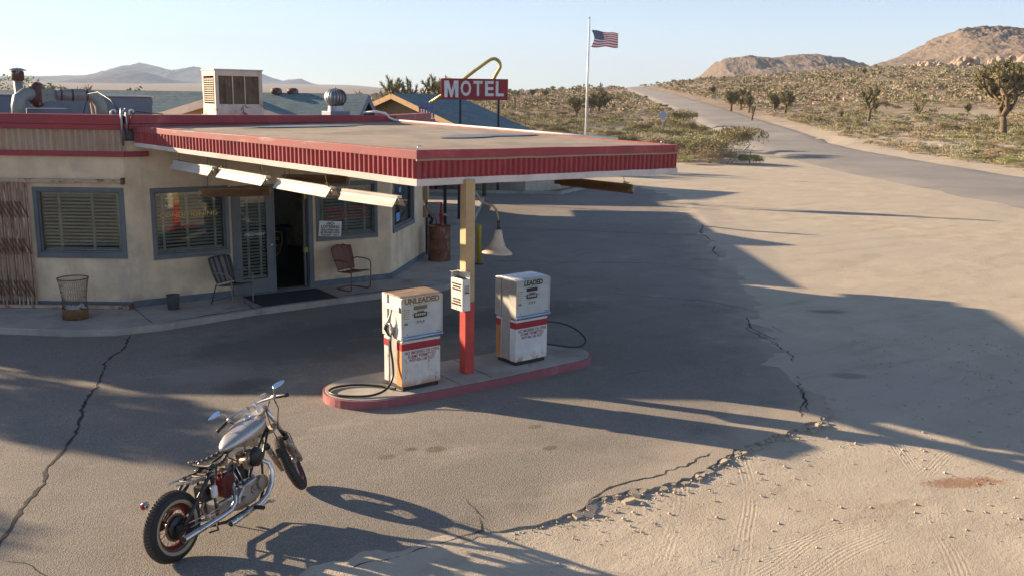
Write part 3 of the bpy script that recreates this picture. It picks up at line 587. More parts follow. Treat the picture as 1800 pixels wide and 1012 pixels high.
# sand drifted over the asphalt edge
def drift(P,kf,name,label,sd):
    P=[Vector((a,b,0)) for a,b in P]; Q=[]
    for a,b in zip(P[:-1],P[1:]):
        n=max(1,int((b-a).length/.16))
        for i in range(n): Q.append(a.lerp(b,i/n))
    ns=26; vs=[]
    for i,p in enumerate(Q):
        d=(Q[min(len(Q)-1,i+4)]-Q[max(0,i-4)]).normalized(); nrm=Vector((-d.y,d.x,0)); t=i/(len(Q)-1)
        for j in range(ns):
            q=-1.6+3.6*j/(ns-1); w=p+nrm*q; nz=mnoise.noise(Vector((w.x*1.1,w.y*1.1,sd)))+.5*mnoise.noise(Vector((w.x*3.3,w.y*3.3,sd)))
            k=kf(t)
            if q<0: z=-.056+(.062)*max(0,1+q/1.5)**1.5*k
            else: z=-.056+.062*k-.020*q+.016*nz*min(1,q*2+.3)
            if q>1.7: z-=.03
            vs.append((w.x,w.y,z))
    mb=MB(); mb.add(vs,[(i*ns+j,i*ns+j+1,(i+1)*ns+j+1,(i+1)*ns+j) for i in range(len(Q)-1) for j in range(ns-1)],sm=True)
    tag(mb.build(name,MT['sand']),kind='structure',label=label)
DP=[(-6,5.4),(.5,6.0)]+EDGE+[(33,40)]
def dk_(t):                          # how far the sand has crept over the broken edge, along its length
    return float(np.interp(t,[0,.190,.212,.284,.300,1],[1,1,.42,.42,1,1]))
drift(DP,dk_,'sand_drift','sand drifted over the broken edge of the asphalt',1)
# ------------------------------------------------------------------ walkway in front of the shop
C1=Vector((4.45,18.5,0)); C2=Vector((10.05,18.5,0)); C3=Vector((12.28,20.74,0))
DL=Vector((-.818,.575,0)); EL=C1+DL*9.7
wk=[(-5.6,23.6),(2.12,18.11),(3.05,17.3),(3.34,17.12),(3.75,16.93),(4.52,16.86),(5.2,16.95),(6.25,17.12),(8.2,17.22),(10.7,17.22),(11.0,17.4),(16.2,24.6),c2w(-1.2,38.6),c2w(-7,38.6),(0,30)]
mb=MB(); mb.prism(wk,-.06,.12)
for k,P in enumerate([[(2.3,19.3),(1.55,18.6)],[(4.45,18.42),(4.4,16.95)],[(6.4,17.9),(6.35,17.2)],[(10.05,18.45),(11.0,17.45)],[(12.6,20.4),(13.1,20.3)],[(13.5,22.3),(14.3,22.1)]]): ribbon(mb,ragged(P,.1,.004,k),.022,.124,1,k,False)
ribbon(mb,ragged([(4.6,16.98),(5.4,17.1),(6.4,17.25),(8.4,17.36),(10.6,17.35)],.12,.03,4),.05,.1245,1,4)
tag(mb.build('walkway',[MT['concrete'],MT['crack']],bevel=.012),kind='structure',label='raised concrete walk with kerb round the shop front')
# pump island
def island_outline(e):
    P=[]
    for k in range(0,21):
        a=math.pi/2+math.pi*k/20; P.append((5.93+(.70+e)*math.cos(a),11.52+(.62+e)*math.sin(a)))
    P+= [(6.5,10.86-e),(7.9,10.86-e),(9.0,10.93-e)]
    for k in range(0,21):
        a=-math.pi/2+math.pi*k/20; P.append((9.22+(.62+e)*math.cos(a),11.50+(.57+e)*math.sin(a)))
    P+=[(8.2,12.12+e),(7.0,12.14+e)]; return P
isl=MB(); isl.prism(island_outline(0),-.05,.12,None,0); isl.prism(island_outline(-.035),.121,.13,None,1)
for P in ([(7.05,10.92),(7.02,12.08)],[(7.62,10.92),(7.66,12.08)]): ribbon(isl,P,.012,.1335,2,0,False)
tag(isl.build('pump_island',[MT['islandred'],MT['concrete'],MT['crack']],bevel=.012),kind='structure',label='long rounded concrete pump island with faded red kerb')
# ------------------------------------------------------------------ the filling station shop
ST0=(7.0,22.0,0.0)
stn=thing('station_building','cream stucco filling station shop with red parapet and blue grey windows','building',ST0)
def spart(name,mb,m,**k):
    o=mb.build(name,m,stn,**k); o.location=(-ST0[0],-ST0[1],0); return o
ML=frame(C1,-DL,(0,0,1),(-.575,-.818,0)); MC=frame(C1,(1,0,0),(0,0,1),(0,-1,0)); rd=(C3-C2).normalized(); MR=frame(C2,rd,(0,0,1),rd.cross(Vector((0,0,1))))
def panel(mb,M,x0,x1,y0,y1,holes,th=.16):
    xs=sorted({x0,x1,*[h[0] for h in holes],*[h[1] for h in holes]}); ys=sorted({y0,y1,*[h[2] for h in holes],*[h[3] for h in holes]})
    for i in range(len(xs)-1):
        run=None
        for j in range(len(ys)-1):
            cx,cy=(xs[i]+xs[i+1])/2,(ys[j]+ys[j+1])/2
            ins=any(h[0]<cx<h[1] and h[2]<cy<h[3] for h in holes)
            if not ins: run=(ys[j],ys[j+1]) if run is None else (run[0],ys[j+1])
            if (ins or j==len(ys)-2) and run: mb.bx(xs[i],xs[i+1],run[0],run[1],-th,0,M); run=None
W1=(-1.73,-.04,1.07,2.41); W2=(.44,1.94,1.0,2.38); DR=(1.99,3.74,.12,2.36); W3=(3.81,5.27,1.1,2.36); W4=(.17,2.0,1.13,2.36); W0=(-5.2,-3.5,1.07,2.4)
wl=MB(); panel(wl,ML,-9.7,0,.12,3.05,[W1]); panel(wl,MC,0.001,5.6,.12,3.3,[W2,DR,W3]); panel(wl,MR,.001,3.165,.12,3.1,[W4])
BK=[EL,Vector((-1,27.5,0)),Vector((9.0,26.5,0)),C3]
for a,b in zip(BK[:-1],BK[1:]):
    d=(b-a).normalized(); n=d.cross(Vector((0,0,1))); wl.beam(a+Vector((0,0,1.68))-n*-.08,b+Vector((0,0,1.68))-n*-.08,.16,3.24)
spart('wall',wl,MT['cream'])
sk_=MB(); sk_.bx(-9.7,.012,.121,.235,.001,.014,ML); sk_.bx(.012,1.99,.121,.25,.001,.014,MC); sk_.bx(3.74,5.6,.121,.25,.001,.014,MC); sk_.bx(0.0,3.16,.121,.25,.001,.014,MR); spart('skirting',sk_,MT['baseblue'])
rf=MB(); rf.prism([(EL.x,EL.y),(C1.x,C1.y),(C2.x,C2.y),(C3.x,C3.y),(9.0,26.5),(-1,27.5)],3.28,3.58); spart('roof',rf,MT['tarroof'])
pr=MB()
pr.bx(-9.8,.05,3.58,3.755,-.12,.115,ML); pr.bx(-9.8,.06,3.485,3.58,-.10,.10,ML); pr.bx(-9.8,.05,2.99,3.09,0.002,.075,ML)
pr.bx(.052,5.72,3.60,3.757,-.12,.115,MC); pr.bx(0.02,5.72,3.50,3.60,-.10,.09,MC)
pr.bx(.0,.45,2.985,3.085,.002,.06,MC)
spart('parapet',pr,MT['red'],bevel=.008)
p2=MB(); p2.bx(.06,3.3,3.56,3.76,-.12,.118,MR); p2.bx(.05,3.3,3.40,3.56,-.1,.09,MR); spart('parapet',p2,MT['redpink'],bevel=.008)
def corr(mb,A,B,za,zb,n,pitch=.1,depth=.03,mi=0):
    """sheet of corrugated metal from A to B, za/zb = (bottom, top) at either end, n = outward"""
    A=Vector(A);B=Vector(B);d=B-A;L=d.length;d.normalize();n=Vector(n); k=max(2,int(round(L/pitch)))*8
    vs=[]
    for i in range(k+1):
        t=i/k; ph=(i%8)/8; w=max(-1,min(1,1.6*math.sin(2*math.pi*ph)))
        p=A+d*L*t+n*(depth*.5*w)
        vs+=[(p.x,p.y,za[0]+(zb[0]-za[0])*t),(p.x,p.y,za[1]+(zb[1]-za[1])*t)]
    mb.add(vs,[(2*i,2*i+2,2*i+3,2*i+1) for i in range(k)],None,mi,False)
p3=MB(); p3.bx(3.32,3.85,3.50,3.60,-.6,.10,MR); spart('parapet',p3,MT['red'],bevel=.008); p3=MB(); p3.bx(3.32,3.83,3.10,3.50,-.58,.08,MR); spart('fascia',p3,MT['beigecorr']); p3=MB(); p3.bx(3.34,3.82,3.601,3.62,-.58,.07,MR); spart('roof',p3,MT['whitepipe'])
cb=MB(); cb2=MB(); nl=Vector((-.575,-.818,0)); A=C1-DL*.06+nl*.045; B=EL+nl*.045
corr(cb,(B.x,B.y,0),(A.x,A.y,0),(3.085,3.49),(3.085,3.49),nl,.115,.032); nr=rd.cross(Vector((0,0,1)))
a=C2+nr*.05; b=C3+nr*.05; corr(cb2,(a.x,a.y,0),(b.x,b.y,0),(3.05,3.42),(3.05,3.42),nr,.115,.032); spart('fascia',cb2,MT['beigecorr'],solid=.006)
spart('fascia',cb,MT['beigecorr'],solid=.006)
def window(M,r,tapes,sill=.10,fw=.075,zb=-.11,raise_=0):
    x0,x1,y0,y1=r; f=MB()
    f.bx(x0,x1,y1-fw,y1,-.10,.025,M); f.bx(x0,x1,y0,y0+sill,-.10,.035,M); f.bx(x0,x0+fw,y0+sill,y1-fw,-.10,.024,M); f.bx(x1-fw,x1,y0+sill,y1-fw,-.10,.024,M)
    f.bx(x0+fw,x1-fw,y1-fw-.03,y1-fw,-.085,-.02,M); f.bx(x0+fw,x0+fw+.03,y0+sill,y1-fw-.03,-.085,-.021,M); f.bx(x1-fw-.03,x1-fw,y0+sill,y1-fw-.03,-.085,-.021,M); f.bx(x0+fw+.03,x1-fw-.03,y0+sill,y0+sill+.03,-.085,-.022,M)
    o=spart('window',f,MT['bluegray'],bevel=.004)
    g=MB(); g.bx(x0+fw+.02,x1-fw-.02,y0+sill+.02,y1-fw-.02,-.056,-.05,M); g.build('pane',MT['glass'],o)
    blinds(M,x0+fw+.04,x1-fw-.04,y0+sill+.04,y1-fw-.04,tapes,o,zb)
    return o
def blinds(M,x0,x1,y0,y1,tapes,o,zb=-.11,name='blind'):
    b=MB(); n=int((y1-y0)/.066); T=R(50)
    for i in range(n):
        y=y0+.066*(i+.5)+rng.uniform(-.003,.003); dz=.021*math.sin(T)*1.0+.006; dy=.021*math.cos(T); k=rng.uniform(-.003,.003)
        b.add([(x0,y-dy+k,zb-.01+dz),(x1,y-dy-k,zb-.01+dz),(x1,y+dy-k,zb-.01-dz),(x0,y+dy+k,zb-.01-dz)],[(0,1,2,3)],M)
    b.bx(x0,x1,y0-.012,y0+.014,zb-.03,zb+.01,M); b.bx(x0,x1,y1-.03,y1+.02,zb-.03,zb+.012,M)
    b.build(name,MT['blind'],o)
    for u in tapes:
        t=MB(); t.bx(u-.026,u+.026,y0,y1,zb+.013,zb+.016,M); t.build('blind_tape',MT['tape'],o)
w1=window(ML,W1,[-1.30,-.68,-.20]); w2=window(MC,W2,[.68,1.14,1.68]); w3=window(MC,W3,[4.0,4.55,5.0]); w4=window(MR,W4,[.6,1.2,1.7])
# writing on the glass
def ontop(M,x,y,z): return M @ Matrix.Translation((x,y,z))
lettering('lettering','CONDITIONING',ontop(MC,1.17,1.84,-.045),.135,MT['inkgold'],w2,1.12)
lettering('lettering','Lubrication',ontop(MC,1.0,1.60,-.045)@Matrix.Rotation(R(6),4,'Z'),.13,MT['inkwindow'],w2,.62,shear=.3)
lettering('lettering','TIRES & OIL BRAKES',ontop(MC,4.56,1.76,-.045),.10,MT['inkwindow'],w3,.98)
lettering('lettering','BATTERIES AND TIRES',ontop(MC,4.56,1.60,-.045),.10,MT['inkwindow'],w3,.98)
for q in ((.62,.92,1.33,1.52),(.85,1.05,1.98,2.1)):
    st_=MB(); st_.bx(*q,-.046,-.043,MR); st_.build('sticker',MT['blueitem'],w4)
# things on the sill behind the first window
for k,(u,m,h) in enumerate(((-1.38,'steelgray',.22),(-1.0,'steelgray',.25),(-.72,'leafgreen',.12),(-.55,'leafgreen',.12))):
    pass
# doorway: fixed leaf on the left, open dark doorway on the right
dj=MB(); x0,x1,y0,y1=DR
dj.bx(x0,x0+.06,y0,y1,-.12,.02,MC); dj.bx(x1-.10,x1,y0,y1,-.12,.02,MC); dj.bx(x0+.06,x1-.10,y1-.10,y1,-.12,.019,MC); dj.bx(2.86,2.90,y0,y1-.1,-.1,.0,MC)
fr_=spart('door_frame',dj,MT['bluegray'],bevel=.004)
def leaf(M,x0,x1,y0,y1,name='door'):
    d=MB(); d.bx(x0,x0+.14,y0,y1,-.05,-.005,M); d.bx(x1-.14,x1,y0,y1,-.05,-.005,M); d.bx(x0+.14,x1-.14,y1-.13,y1,-.05,-.006,M); d.bx(x0+.14,x1-.14,y0,y0+.30,-.05,-.006,M)
    o=spart(name,d,MT['bluegray'],bevel=.004)
    g=MB(); g.bx(x0+.13,x1-.13,y0+.29,y1-.12,-.032,-.026,M); g.build('pane',MT['glass'],o)
    return o
dl_=leaf(MC,2.05,2.86,.13,2.26); blinds(MC,2.20,2.71,.45,2.12,[2.34,2.60],dl_,-.075)
kn=MB(); kn.lathe([(0,.0),(.028,.004),(.03,.03),(.015,.045),(.012,.07)],14,MC@Matrix.Translation((2.80,1.12,.065))@Matrix.Rotation(math.pi,4,'X')); kn.build('handle',MT['steel'],dl_)
lettering('lettering','SPEEDWAY',ontop(MC,2.46,1.35,-.02),.095,MT['inkwhite'],dl_,.44,shear=.3)
MO=MC@Matrix.Translation((3.63,0,-.12))@Matrix.Rotation(R(68),4,'Y'); dop=leaf(MO,.0,.84,.14,2.25,'door')
for q in ((3.56,3.66,.88,.98),(3.58,3.66,2.02,2.14)):
    h_=MB(); h_.bx(*q,-.16,-.05,MC); h_.build('hinge',MT['gold'],dop)
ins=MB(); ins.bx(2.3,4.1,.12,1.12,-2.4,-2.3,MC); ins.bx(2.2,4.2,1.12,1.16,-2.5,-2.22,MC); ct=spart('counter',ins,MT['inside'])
sh=MB(); S=[(-.24,.3),(-.12,.33),(0,.31),(.12,.33),(.24,.3),(.25,.1),(.18,-.15),(0,-.33),(-.18,-.15),(-.25,.1)]
sh.tube([MC@Vector((3.72+a,.70+b,-2.285)) for a,b in S],.010,6,closed=True); sh.build('emblem',MT['inkgold'],ct)
lettering('lettering','SERVICE',ontop(MC,3.72,.86,-2.29),.09,MT['inkgold'],ct,.36); lettering('lettering','STATION',ontop(MC,3.72,.70,-2.29),.08,MT['inkgold'],ct,.3)
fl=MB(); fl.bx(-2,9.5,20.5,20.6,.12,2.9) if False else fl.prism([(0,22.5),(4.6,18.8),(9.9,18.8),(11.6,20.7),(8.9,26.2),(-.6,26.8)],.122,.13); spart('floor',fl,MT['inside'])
sg=thing('window_sign','white no loitering card leaning in the window by the shop door','sign',tuple(MC@Vector((4.10,1.20,.0))),R(0))
mb=MB(); Ms=Matrix.Translation((0,-.045,.0))@Matrix.Rotation(R(5),4,'Y'); mb.box((0,0,.165),(.52,.012,.33),Ms); mb.build('sign_board',MT['cardwhite'],sg)
for t,y,s,wd in (('-NO-',.275,.085,.2),('LOITERING',.205,.085,.42),('VIOLATORS WILL',.135,.058,.44),('BE PROSECUTED',.08,.058,.44),('POLICE DEPT.  ORD. 5',.028,.036,.42)):
    lettering('lettering',t,Ms@front(0,-.008,y),s,MT['inkblack'],sg,wd,off=.002)
# ------------------------------------------------------------------ canopy
CF=dict(FL=(6.62,11.4,3.45,2.95),FR=(11.70,11.4,3.44,2.95),BL=(4.65,18.4,3.55,3.18),BR=(10.07,18.4,3.64,3.2))
cn=thing('canopy','broad flat canopy with corrugated red fascia over the pumps','canopy',(8.2,14.8,0))
def cpart(name,mb,m,**k):
    o=mb.build(name,m,cn,**k); o.location=(-8.2,-14.8,0); return o
P3=lambda n,f: Vector((CF[n][0],CF[n][1],CF[n][3]+(CF[n][2]-CF[n][3])*f))
def edge(A,B,n):
    a,b=CF[A],CF[B]; n=Vector(n).normalized()
    return a,b,n
fl_=MB(); co_=MB(); wb=MB(); rk=MB()
e1=(CF['FL'][0]-CF['BL'][0],CF['FL'][1]-CF['BL'][1]); nL=Vector((-abs(e1[1]),-e1[0],0)).normalized(); nL=Vector((e1[1],-e1[0],0)).normalized()
if nL.x>0: nL=-nL
e2=(CF['FR'][0]-CF['BR'][0],CF['FR'][1]-CF['BR'][1]); nR=Vector((e2[1],-e2[0],0)).normalized()
if nR.x<0: nR=-nR
nF=Vector((0,-1,0))
def slabstrip(mb,A,B,n,f0,f1,o0,o1,ex=0,sag=0):
    """board along edge A-B between height fractions f0..f1, thickness from offset o0 to o1 along n"""
    a0,a1,b0,b1=P3(A,f0),P3(A,f1),P3(B,f0),P3(B,f1); d=(b0-a0); d.z=0; d.normalize(); m=14
    r=random.Random(int(f0*100)+len(mb.v)); rows=[]
    for i in range(m+1):
        t=i/m; w=0 if i in(0,m) else r.uniform(-sag,sag)
        lo=a0.lerp(b0,t)+d*(ex*(2*t-1)); hi=a1.lerp(b1,t)+d*(ex*(2*t-1)); lo.z+=w; hi.z+=w
        rows.append([tuple(lo+n*o0),tuple(lo+n*o1),tuple(hi+n*o1),tuple(hi+n*o0)])
    mb.loft(rows,sm=False)
for A,B,n in (('BL','FL',nL),('FL','FR',nF),('FR','BR',nR)):
    slabstrip(fl_,A,B,n,.74,1.0,-.10,.022,.018,.004) if A!='FL' else None
    slabstrip(wb,A,B,n,0,.2,-.03,.022,.016,.004)
    a=P3(A,.16);b=P3(B,.16); co_=MB(); corr(co_,(a.x,a.y,0),(b.x,b.y,0),(P3(A,.17).z,P3(A,.77).z),(P3(B,.17).z,P3(B,.77).z),n,.0985,.034); cpart('fascia',co_,MT['redcorr'],solid=.004)
fa=MB(); slabstrip(fa,'FL','FR',nF,.74,1.0,-.10,.022,.018,.004)
cpart('flashing',fl_,MT['redpink'],bevel=.006); cpart('flashing',fa,MT['red'],bevel=.006)
cpart('trim_board',wb,MT['whiteboard'],bevel=.004)
gp=MB(); slabstrip(gp,'FL','FR',nF,.70,.75,.0,.03,.02,.006); cpart('drip_edge',gp,MT['gooseneck'])
dk=MB()
def dkf(u,v):
    a=P3('FL',1).lerp(P3('FR',1),u); b=P3('BL',1).lerp(P3('BR',1),u); p=a.lerp(b,v)
    return (p.x,p.y,p.z-.018+.012*mnoise.noise(Vector((p.x*1.3,p.y*1.3,0)))*(0 if u in(0,1) or v in (0,1) else 1))
dk.grid(40,40,dkf); cpart('roof_deck',dk,MT['roofdeck'])
def patch(cx,cy,lx,ly,sd):
    P=[]; pt=MB()
    for k in range(26):
        a=2*math.pi*k/26; q=1+.35*mnoise.noise(Vector((math.cos(a)*1.4,math.sin(a)*1.4,sd))); P.append((cx+lx*math.cos(a)*q,cy+ly*math.sin(a)*q))
    vs=[]
    for x,y in P:
        v=(y-11.4)/7.0; u=(x-(6.62+(4.65-6.62)*v))/(5.08+.34*v); p=dkf(u,v); vs.append((x,y,p[2]+.016))
    pt.add(vs,[tuple(range(26))]); cpart('sheen_patch',pt,MT['roofblue'])  # sheen of a wet, reflective patch painted as a blue-gray sheet
patch(9.9,14.2,1.0,.28,1); patch(7.6,17.4,1.3,.25,2); patch(9.0,13.9,.6,.15,5)
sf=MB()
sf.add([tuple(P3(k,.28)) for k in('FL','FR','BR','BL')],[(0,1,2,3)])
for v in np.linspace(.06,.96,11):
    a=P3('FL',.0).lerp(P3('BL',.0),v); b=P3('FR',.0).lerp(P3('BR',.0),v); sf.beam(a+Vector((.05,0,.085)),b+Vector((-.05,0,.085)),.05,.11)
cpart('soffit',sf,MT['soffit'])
pp=MB(); pr0=P3('BR',1); pr1=P3('FR',1); q=[pr0.lerp(pr1,t)+Vector((-.09,0,.022)) for t in (0.03,.2,.4,.6,.84)]
pp.tube([(9.55,18.75,3.80),(9.75,18.55,3.83),(9.93,18.45,3.80),(9.98,18.36,3.70),q[0]]+q[1:],.026,8); cpart('conduit',pp,MT['whitepipe'])
for q in (6.72,11.45):
    ey=MB(); ey.tube([(q+.035*math.cos(t),11.5,3.475+.035*math.sin(t)) for t in np.linspace(0,6.28,13)],.007,5); cpart('lifting_eye',ey,MT['steel'])
po=MB(); po.bx(7.37,7.53,11.30,11.46,.13,1.22,None,0); cpart('post',po,MT['postred'],bevel=.008)
po=MB(); po.bx(7.37,7.53,11.30,11.46,1.22,3.02,None,0); cpart('post',po,MT['posttan'],bevel=.008)
# services strapped to the parapet corner where canopy and shop meet
jb=thing('conduit_bundle','grey pipes and looped cables at the parapet corner above the canopy','pipes',(4.42,18.32,3.3))
mb=MB(); mb.tube([(0,0,-.1),(0,0,.5),(.02,.05,.56),(.05,.2,.56)],.022,8); mb.tube([(.08,-.02,.1),(.08,-.02,.52),(.1,.1,.57),(.1,.3,.5)],.018,8); mb.build('pipe',MT['galv'],jb)
mb=MB(); mb.tube([(.1,.0,.2),(.16,-.03,.42),(.25,0,.52),(.45,.1,.5),(.8,.2,.47)],.009,6); mb.tube([(0,.1,.5),(-.05,.5,.72),(-.15,1.0,.86),(-.22,1.5,.82),(-.25,1.9,.45)],.010,6); mb.build('cable',MT['blackplastic'],jb)
# ------------------------------------------------------------------ fuel pumps
def hexnut(mb,p,r): mb.box(p,(r,r,r))
def fuel_pump(loc,rz,label,word,wordmat,topmat,signmat,ww,hose,nozzle,ground=.13):
    t=thing('fuel_pump',label,'fuel pump',loc,R(rz),'fuel pumps on the island')
    b=MB(); b.bx(-.295,.295,-.225,.225,0,.065); b.build('base',MT['baseblack'],t,bevel=.004)
    b=MB(); b.bx(-.318,.318,-.245,-.10,.062,.72); b.bx(-.30,.318,-.10,.12,.062,.72); b.bx(-.318,.318,.12,.245,.062,.72); b.build('cabinet',MT['pumprusty' if nozzle else 'pumpwhite'],t,bevel=.006)
    b=MB(); b.bx(-.306,-.300,-.098,.118,.075,1.30); b.build('side_panel',MT['steelgray'],t)
    if nozzle: 
        b=MB(); b.bx(-.3215,-.3185,-.24,-.105,.07,.71); b.build('corner_panel',MT['orangerust'],t)
    else:
        b=MB(); b.bx(-.3215,-.3185,.125,.24,.07,.60); b.build('corner_panel',MT['orangerust'],t)
    b=MB(); b.bx(-.3205,.3205,-.2485,-.2452,.585,.685); b.build('stripe',MT['pumpred'],t)
    b=MB(); b.bx(-.3225,-.3190,-.2475,-.105,.585,.685); b.build('stripe',MT['pumpred'],t)
    b=MB(); b.bx(-.3225,-.3190,.125,.246,.585,.685); b.build('stripe',MT['pumpred'],t)
    h=MB(); h.bx(-.335,.335,-.262,-.10,.74,1.335); h.bx(-.315,.335,-.10,.12,.74,1.325); h.bx(-.335,.335,.12,.262,.74,1.335); hd=h.build('head',MT['steelgray'] if not nozzle else MT['pumphead'],t,bevel=.008)
    tp=MB(); 
    tp.loft([[(-.335,y,1.33),(.335,y,1.33),(.335,y,1.335+z),(-.335,y,1.335+z)] for y,z in ((-.265,.004),(-.2,.018),(0,.026),(.2,.02),(.265,.004))],sm=False)
    tp.build('top',topmat,t,bevel=.004)
    s=MB(); s.bx(-.325,.325,-.2665,-.2635,1.235,1.325); sp=s.build('sign_panel',signmat,t)
    lettering('lettering',word,front(0.0,-.268,1.280),.105,wordmat,sp,ww,off=.004)
    f=MB(); f.bx(-.335,.335,-.272,-.2635,1.327,1.342); f.bx(-.335,.335,-.270,-.2635,1.222,1.233); f.bx(-.337,-.322,-.272,-.2635,.79,1.328); f.bx(.318,.337,-.276,-.2635,.79,1.328); f.build('face_frame',MT['steel'],t,bevel=.002)
    d=MB(); d.bx(-.322,.318,-.2665,-.2630,.795,1.222); dp=d.build('dial_panel',MT['pumpglass'],t)
    x=MB(); x.bx(-.135,.08,-.270,-.2668,1.155,1.208); x.build('readout',MT['inkbrown'] if nozzle else MT['inkblack'],dp)
    x=MB(); x.bx(-.135,.08,-.270,-.2668,1.045,1.112); x.bx(-.08,.03,-.270,-.2668,1.115,1.125); x.build('readout',MT['blackplastic'],dp)
    for i in range(5):
        x=MB(); x.bx(-.112+i*.036,-.088+i*.036,-.2712,-.2700,1.067,1.100); x.build('digit',MT['signcream'],dp)
    for i in range(3):
        x=MB(); x.cyl((-.075+i*.05,-.2668,.985),(-.075+i*.05,-.275,.985),.010,n=10); x.build('button',MT['blackplastic'],dp)
    lettering('lettering','TOTAL SALE',front(-.03,-.2672,1.135),.018,MT['inkbrown'],dp,.13); lettering('lettering','GALLONS',front(-.03,-.2672,1.04),.018,MT['inkbrown'],dp,.12); lettering('lettering','PRICE PER GALLON',front(-.03,-.2672,.962),.014,MT['inkbrown'],dp,.13)
    x=MB(); x.bx(-.315,-.195,-.2685,-.2667,1.02,1.185); nt=x.build('notice',MT['signcream'],dp)
    for i in range(5): lettering('lettering','REGULATION NOTICE',front(-.255,-.2690,1.165-.03*i),.013,MT['inkbrown'],nt,.10)
    x=MB(); x.add([(-.30,-.2680,.955),(-.235,-.2680,.95),(-.235,-.2680,.975),(-.265,-.2680,.99),(-.295,-.2680,.97)],[(0,1,2,3,4)]); x.build('decal',MT['inkbrown'],dp)
    b=MB(); b.tube([(-.338,-.272,.765),(.338,-.272,.765)],.026,8); b.build('trim',MT['bluetrim'],t)
    for i,(tx,w_) in enumerate((('NO SMOKING OR OPEN',.56),('FLAME PERMITTED',.46),('WITHIN 100 FEET',.43))):
        lettering('lettering',tx,front(0.01,-.2462,.540-.055*i),.066,MT['inkred'],t,w_,off=.0003)
    for (px_,pz_) in ((-.25,.82),(.25,.82),(.28,.815),(-.16,1.09),(.11,1.09)):
        x=MB(); x.cyl((px_,-.2665,pz_),(px_,-.273,pz_),.007,n=8); x.build('bolt',MT['blackplastic'],t)
    x=MB(); x.bx(-.312,-.306,-.06,.06,1.09,1.20) if not nozzle else x.bx(-.352,-.336,-.22,.2,1.14,1.215); x.build('nozzle_guard' if nozzle else 'vent_plate',MT['pumpwhite'] if nozzle else MT['blackplastic'],t,bevel=.003)
    if nozzle:
        x=MB(); x.bx(-.345,-.3355,-.245,-.222,1.13,1.20); x.build('latch',MT['blackplastic'],t)
        n=MB(); n.tube([(-.345,-.02,1.15),(-.37,-.03,1.07),(-.39,-.02,.99),(-.395,.03,.93)],[.014,.016,.03,.034],8); n.tube([(-.39,-.01,.97),(-.385,-.07,.93),(-.375,-.09,.86),(-.378,-.05,.79)],[.026,.018,.014,.016],8); n.tube([(-.39,.03,.94),(-.395,.0,.85),(-.385,-.03,.80)],.008,6)
        n.build('nozzle',MT['steelgray'],t)
        n=MB(); n.tube([(-.395,.03,.93),(-.40,.05,.87),(-.39,.0,.80),(-.38,-.05,.76)],[.036,.034,.02,.02],8); n.build('nozzle_grip',MT['blackplastic'],t)
        n=MB(); n.bx(-.345,-.3355,-.11,.03,.745,.9); n.build('nozzle_boot',MT['steelgray'],t)
    hs=MB(); Q=[]
    P=[Vector(p) for p in hose]
    for i in range(len(P)-1):
        p0=P[max(0,i-1)];p1=P[i];p2=P[i+1];p3=P[min(len(P)-1,i+2)]
        for k in range(6):
            u=k/6; Q.append(.5*((2*p1)+(p2-p0)*u+(2*p0-5*p1+4*p2-p3)*u*u+(3*p1-p0-3*p2+p3)*u**3))
    Q.append(P[-1]); hs.tube(Q,.0165,8); hs.build('hose',MT['blackrub'],t)
    hb=MB(); hb.cyl(P[0],P[0]+(P[1]-P[0]).normalized()*.06,.022,n=10); hb.build('hose_coupling',MT['steelgray'],t)
    return t
PL=(6.485,11.33,.13); PR=(8.555,11.50,.13)
fuel_pump(PL,2,'white fuel pump marked UNLEADED with rust brown top and orange rusted corner','UNLEADED',MT['inkbrown'],MT['rusttop'],MT['signcream'],.57,
  [(-.385,-.045,.77),(-.385,-.05,.6),(-.37,-.08,.38),(-.41,-.14,.20),(-.55,-.20,.07),(-.78,-.20,.024),(-1.02,-.08,.022),(-1.17,.12,.022),(-1.16,.32,.022),(-.98,.42,.022),(-.74,.36,.022),(-.55,.2,.022),(-.43,.05,.022),(-.40,-.06,.022),(-.36,-.14,.03)],True)
fuel_pump(PR,3,'cleaner white fuel pump marked LEADED with pale metal top, beside the tan post','LEADED',MT['inkblack'],MT['whitetop'],paint('pale_green_sign',(.44,.47,.40),[],.4),.37,
  [(.325,.0,.56),(.45,.02,.555),(.75,.06,.50),(1.1,.10,.38),(1.36,.10,.22),(1.43,.04,.09),(1.28,-.02,.03),(1.05,-.03,.05),(.80,-.02,.11),(.55,.0,.17),(.32,.0,.22)],False)
# towel dispenser on the post
bx_=thing('towel_dispenser','dented white towel dispenser box with open lid strapped to the tan post','dispenser box',(7.30,11.33,1.13),R(2))
b=MB(); b.bx(-.068,.068,-.15,.15,0,.008); b.bx(-.068,-.060,-.15,.15,.008,.46); b.bx(.060,.068,-.15,.15,.008,.54); b.bx(-.060,.060,-.15,-.142,.008,.47); b.bx(-.060,.060,.142,.15,.008,.54); b.build('box',MT['boxwhite'],bx_,bevel=.004)
b=MB(); b.grid(6,4,lambda u,v:(-.075+.14*v,-.16+.32*u,.565-.02*v+.02*math.sin(u*5)+.03*(v-.5)**2)); b.build('lid',MT['boxwhite'],bx_,solid=.004)
b=MB(); b.add([(.068,.15,.46),(.068,-.15,.46),(.05,-.15,.56),(.05,.15,.56)],[(0,1,2,3)]); b.build('lid_back',MT['boxwhite'],bx_,solid=.004)
b=MB(); b.bx(-.055,.055,-.13,.135,.40,.47); b.build('towel_stack',MT['blackplastic'],bx_,bevel=.01)
b=MB(); b.bx(-.03,.045,-.1545,-.1502,.27,.38); wn=b.build('window',MT['steelgray'],bx_); b=MB(); b.bx(-.03,.045,-.158,-.1546,.26,.275); b.build('frame',MT['blackplastic'],wn)
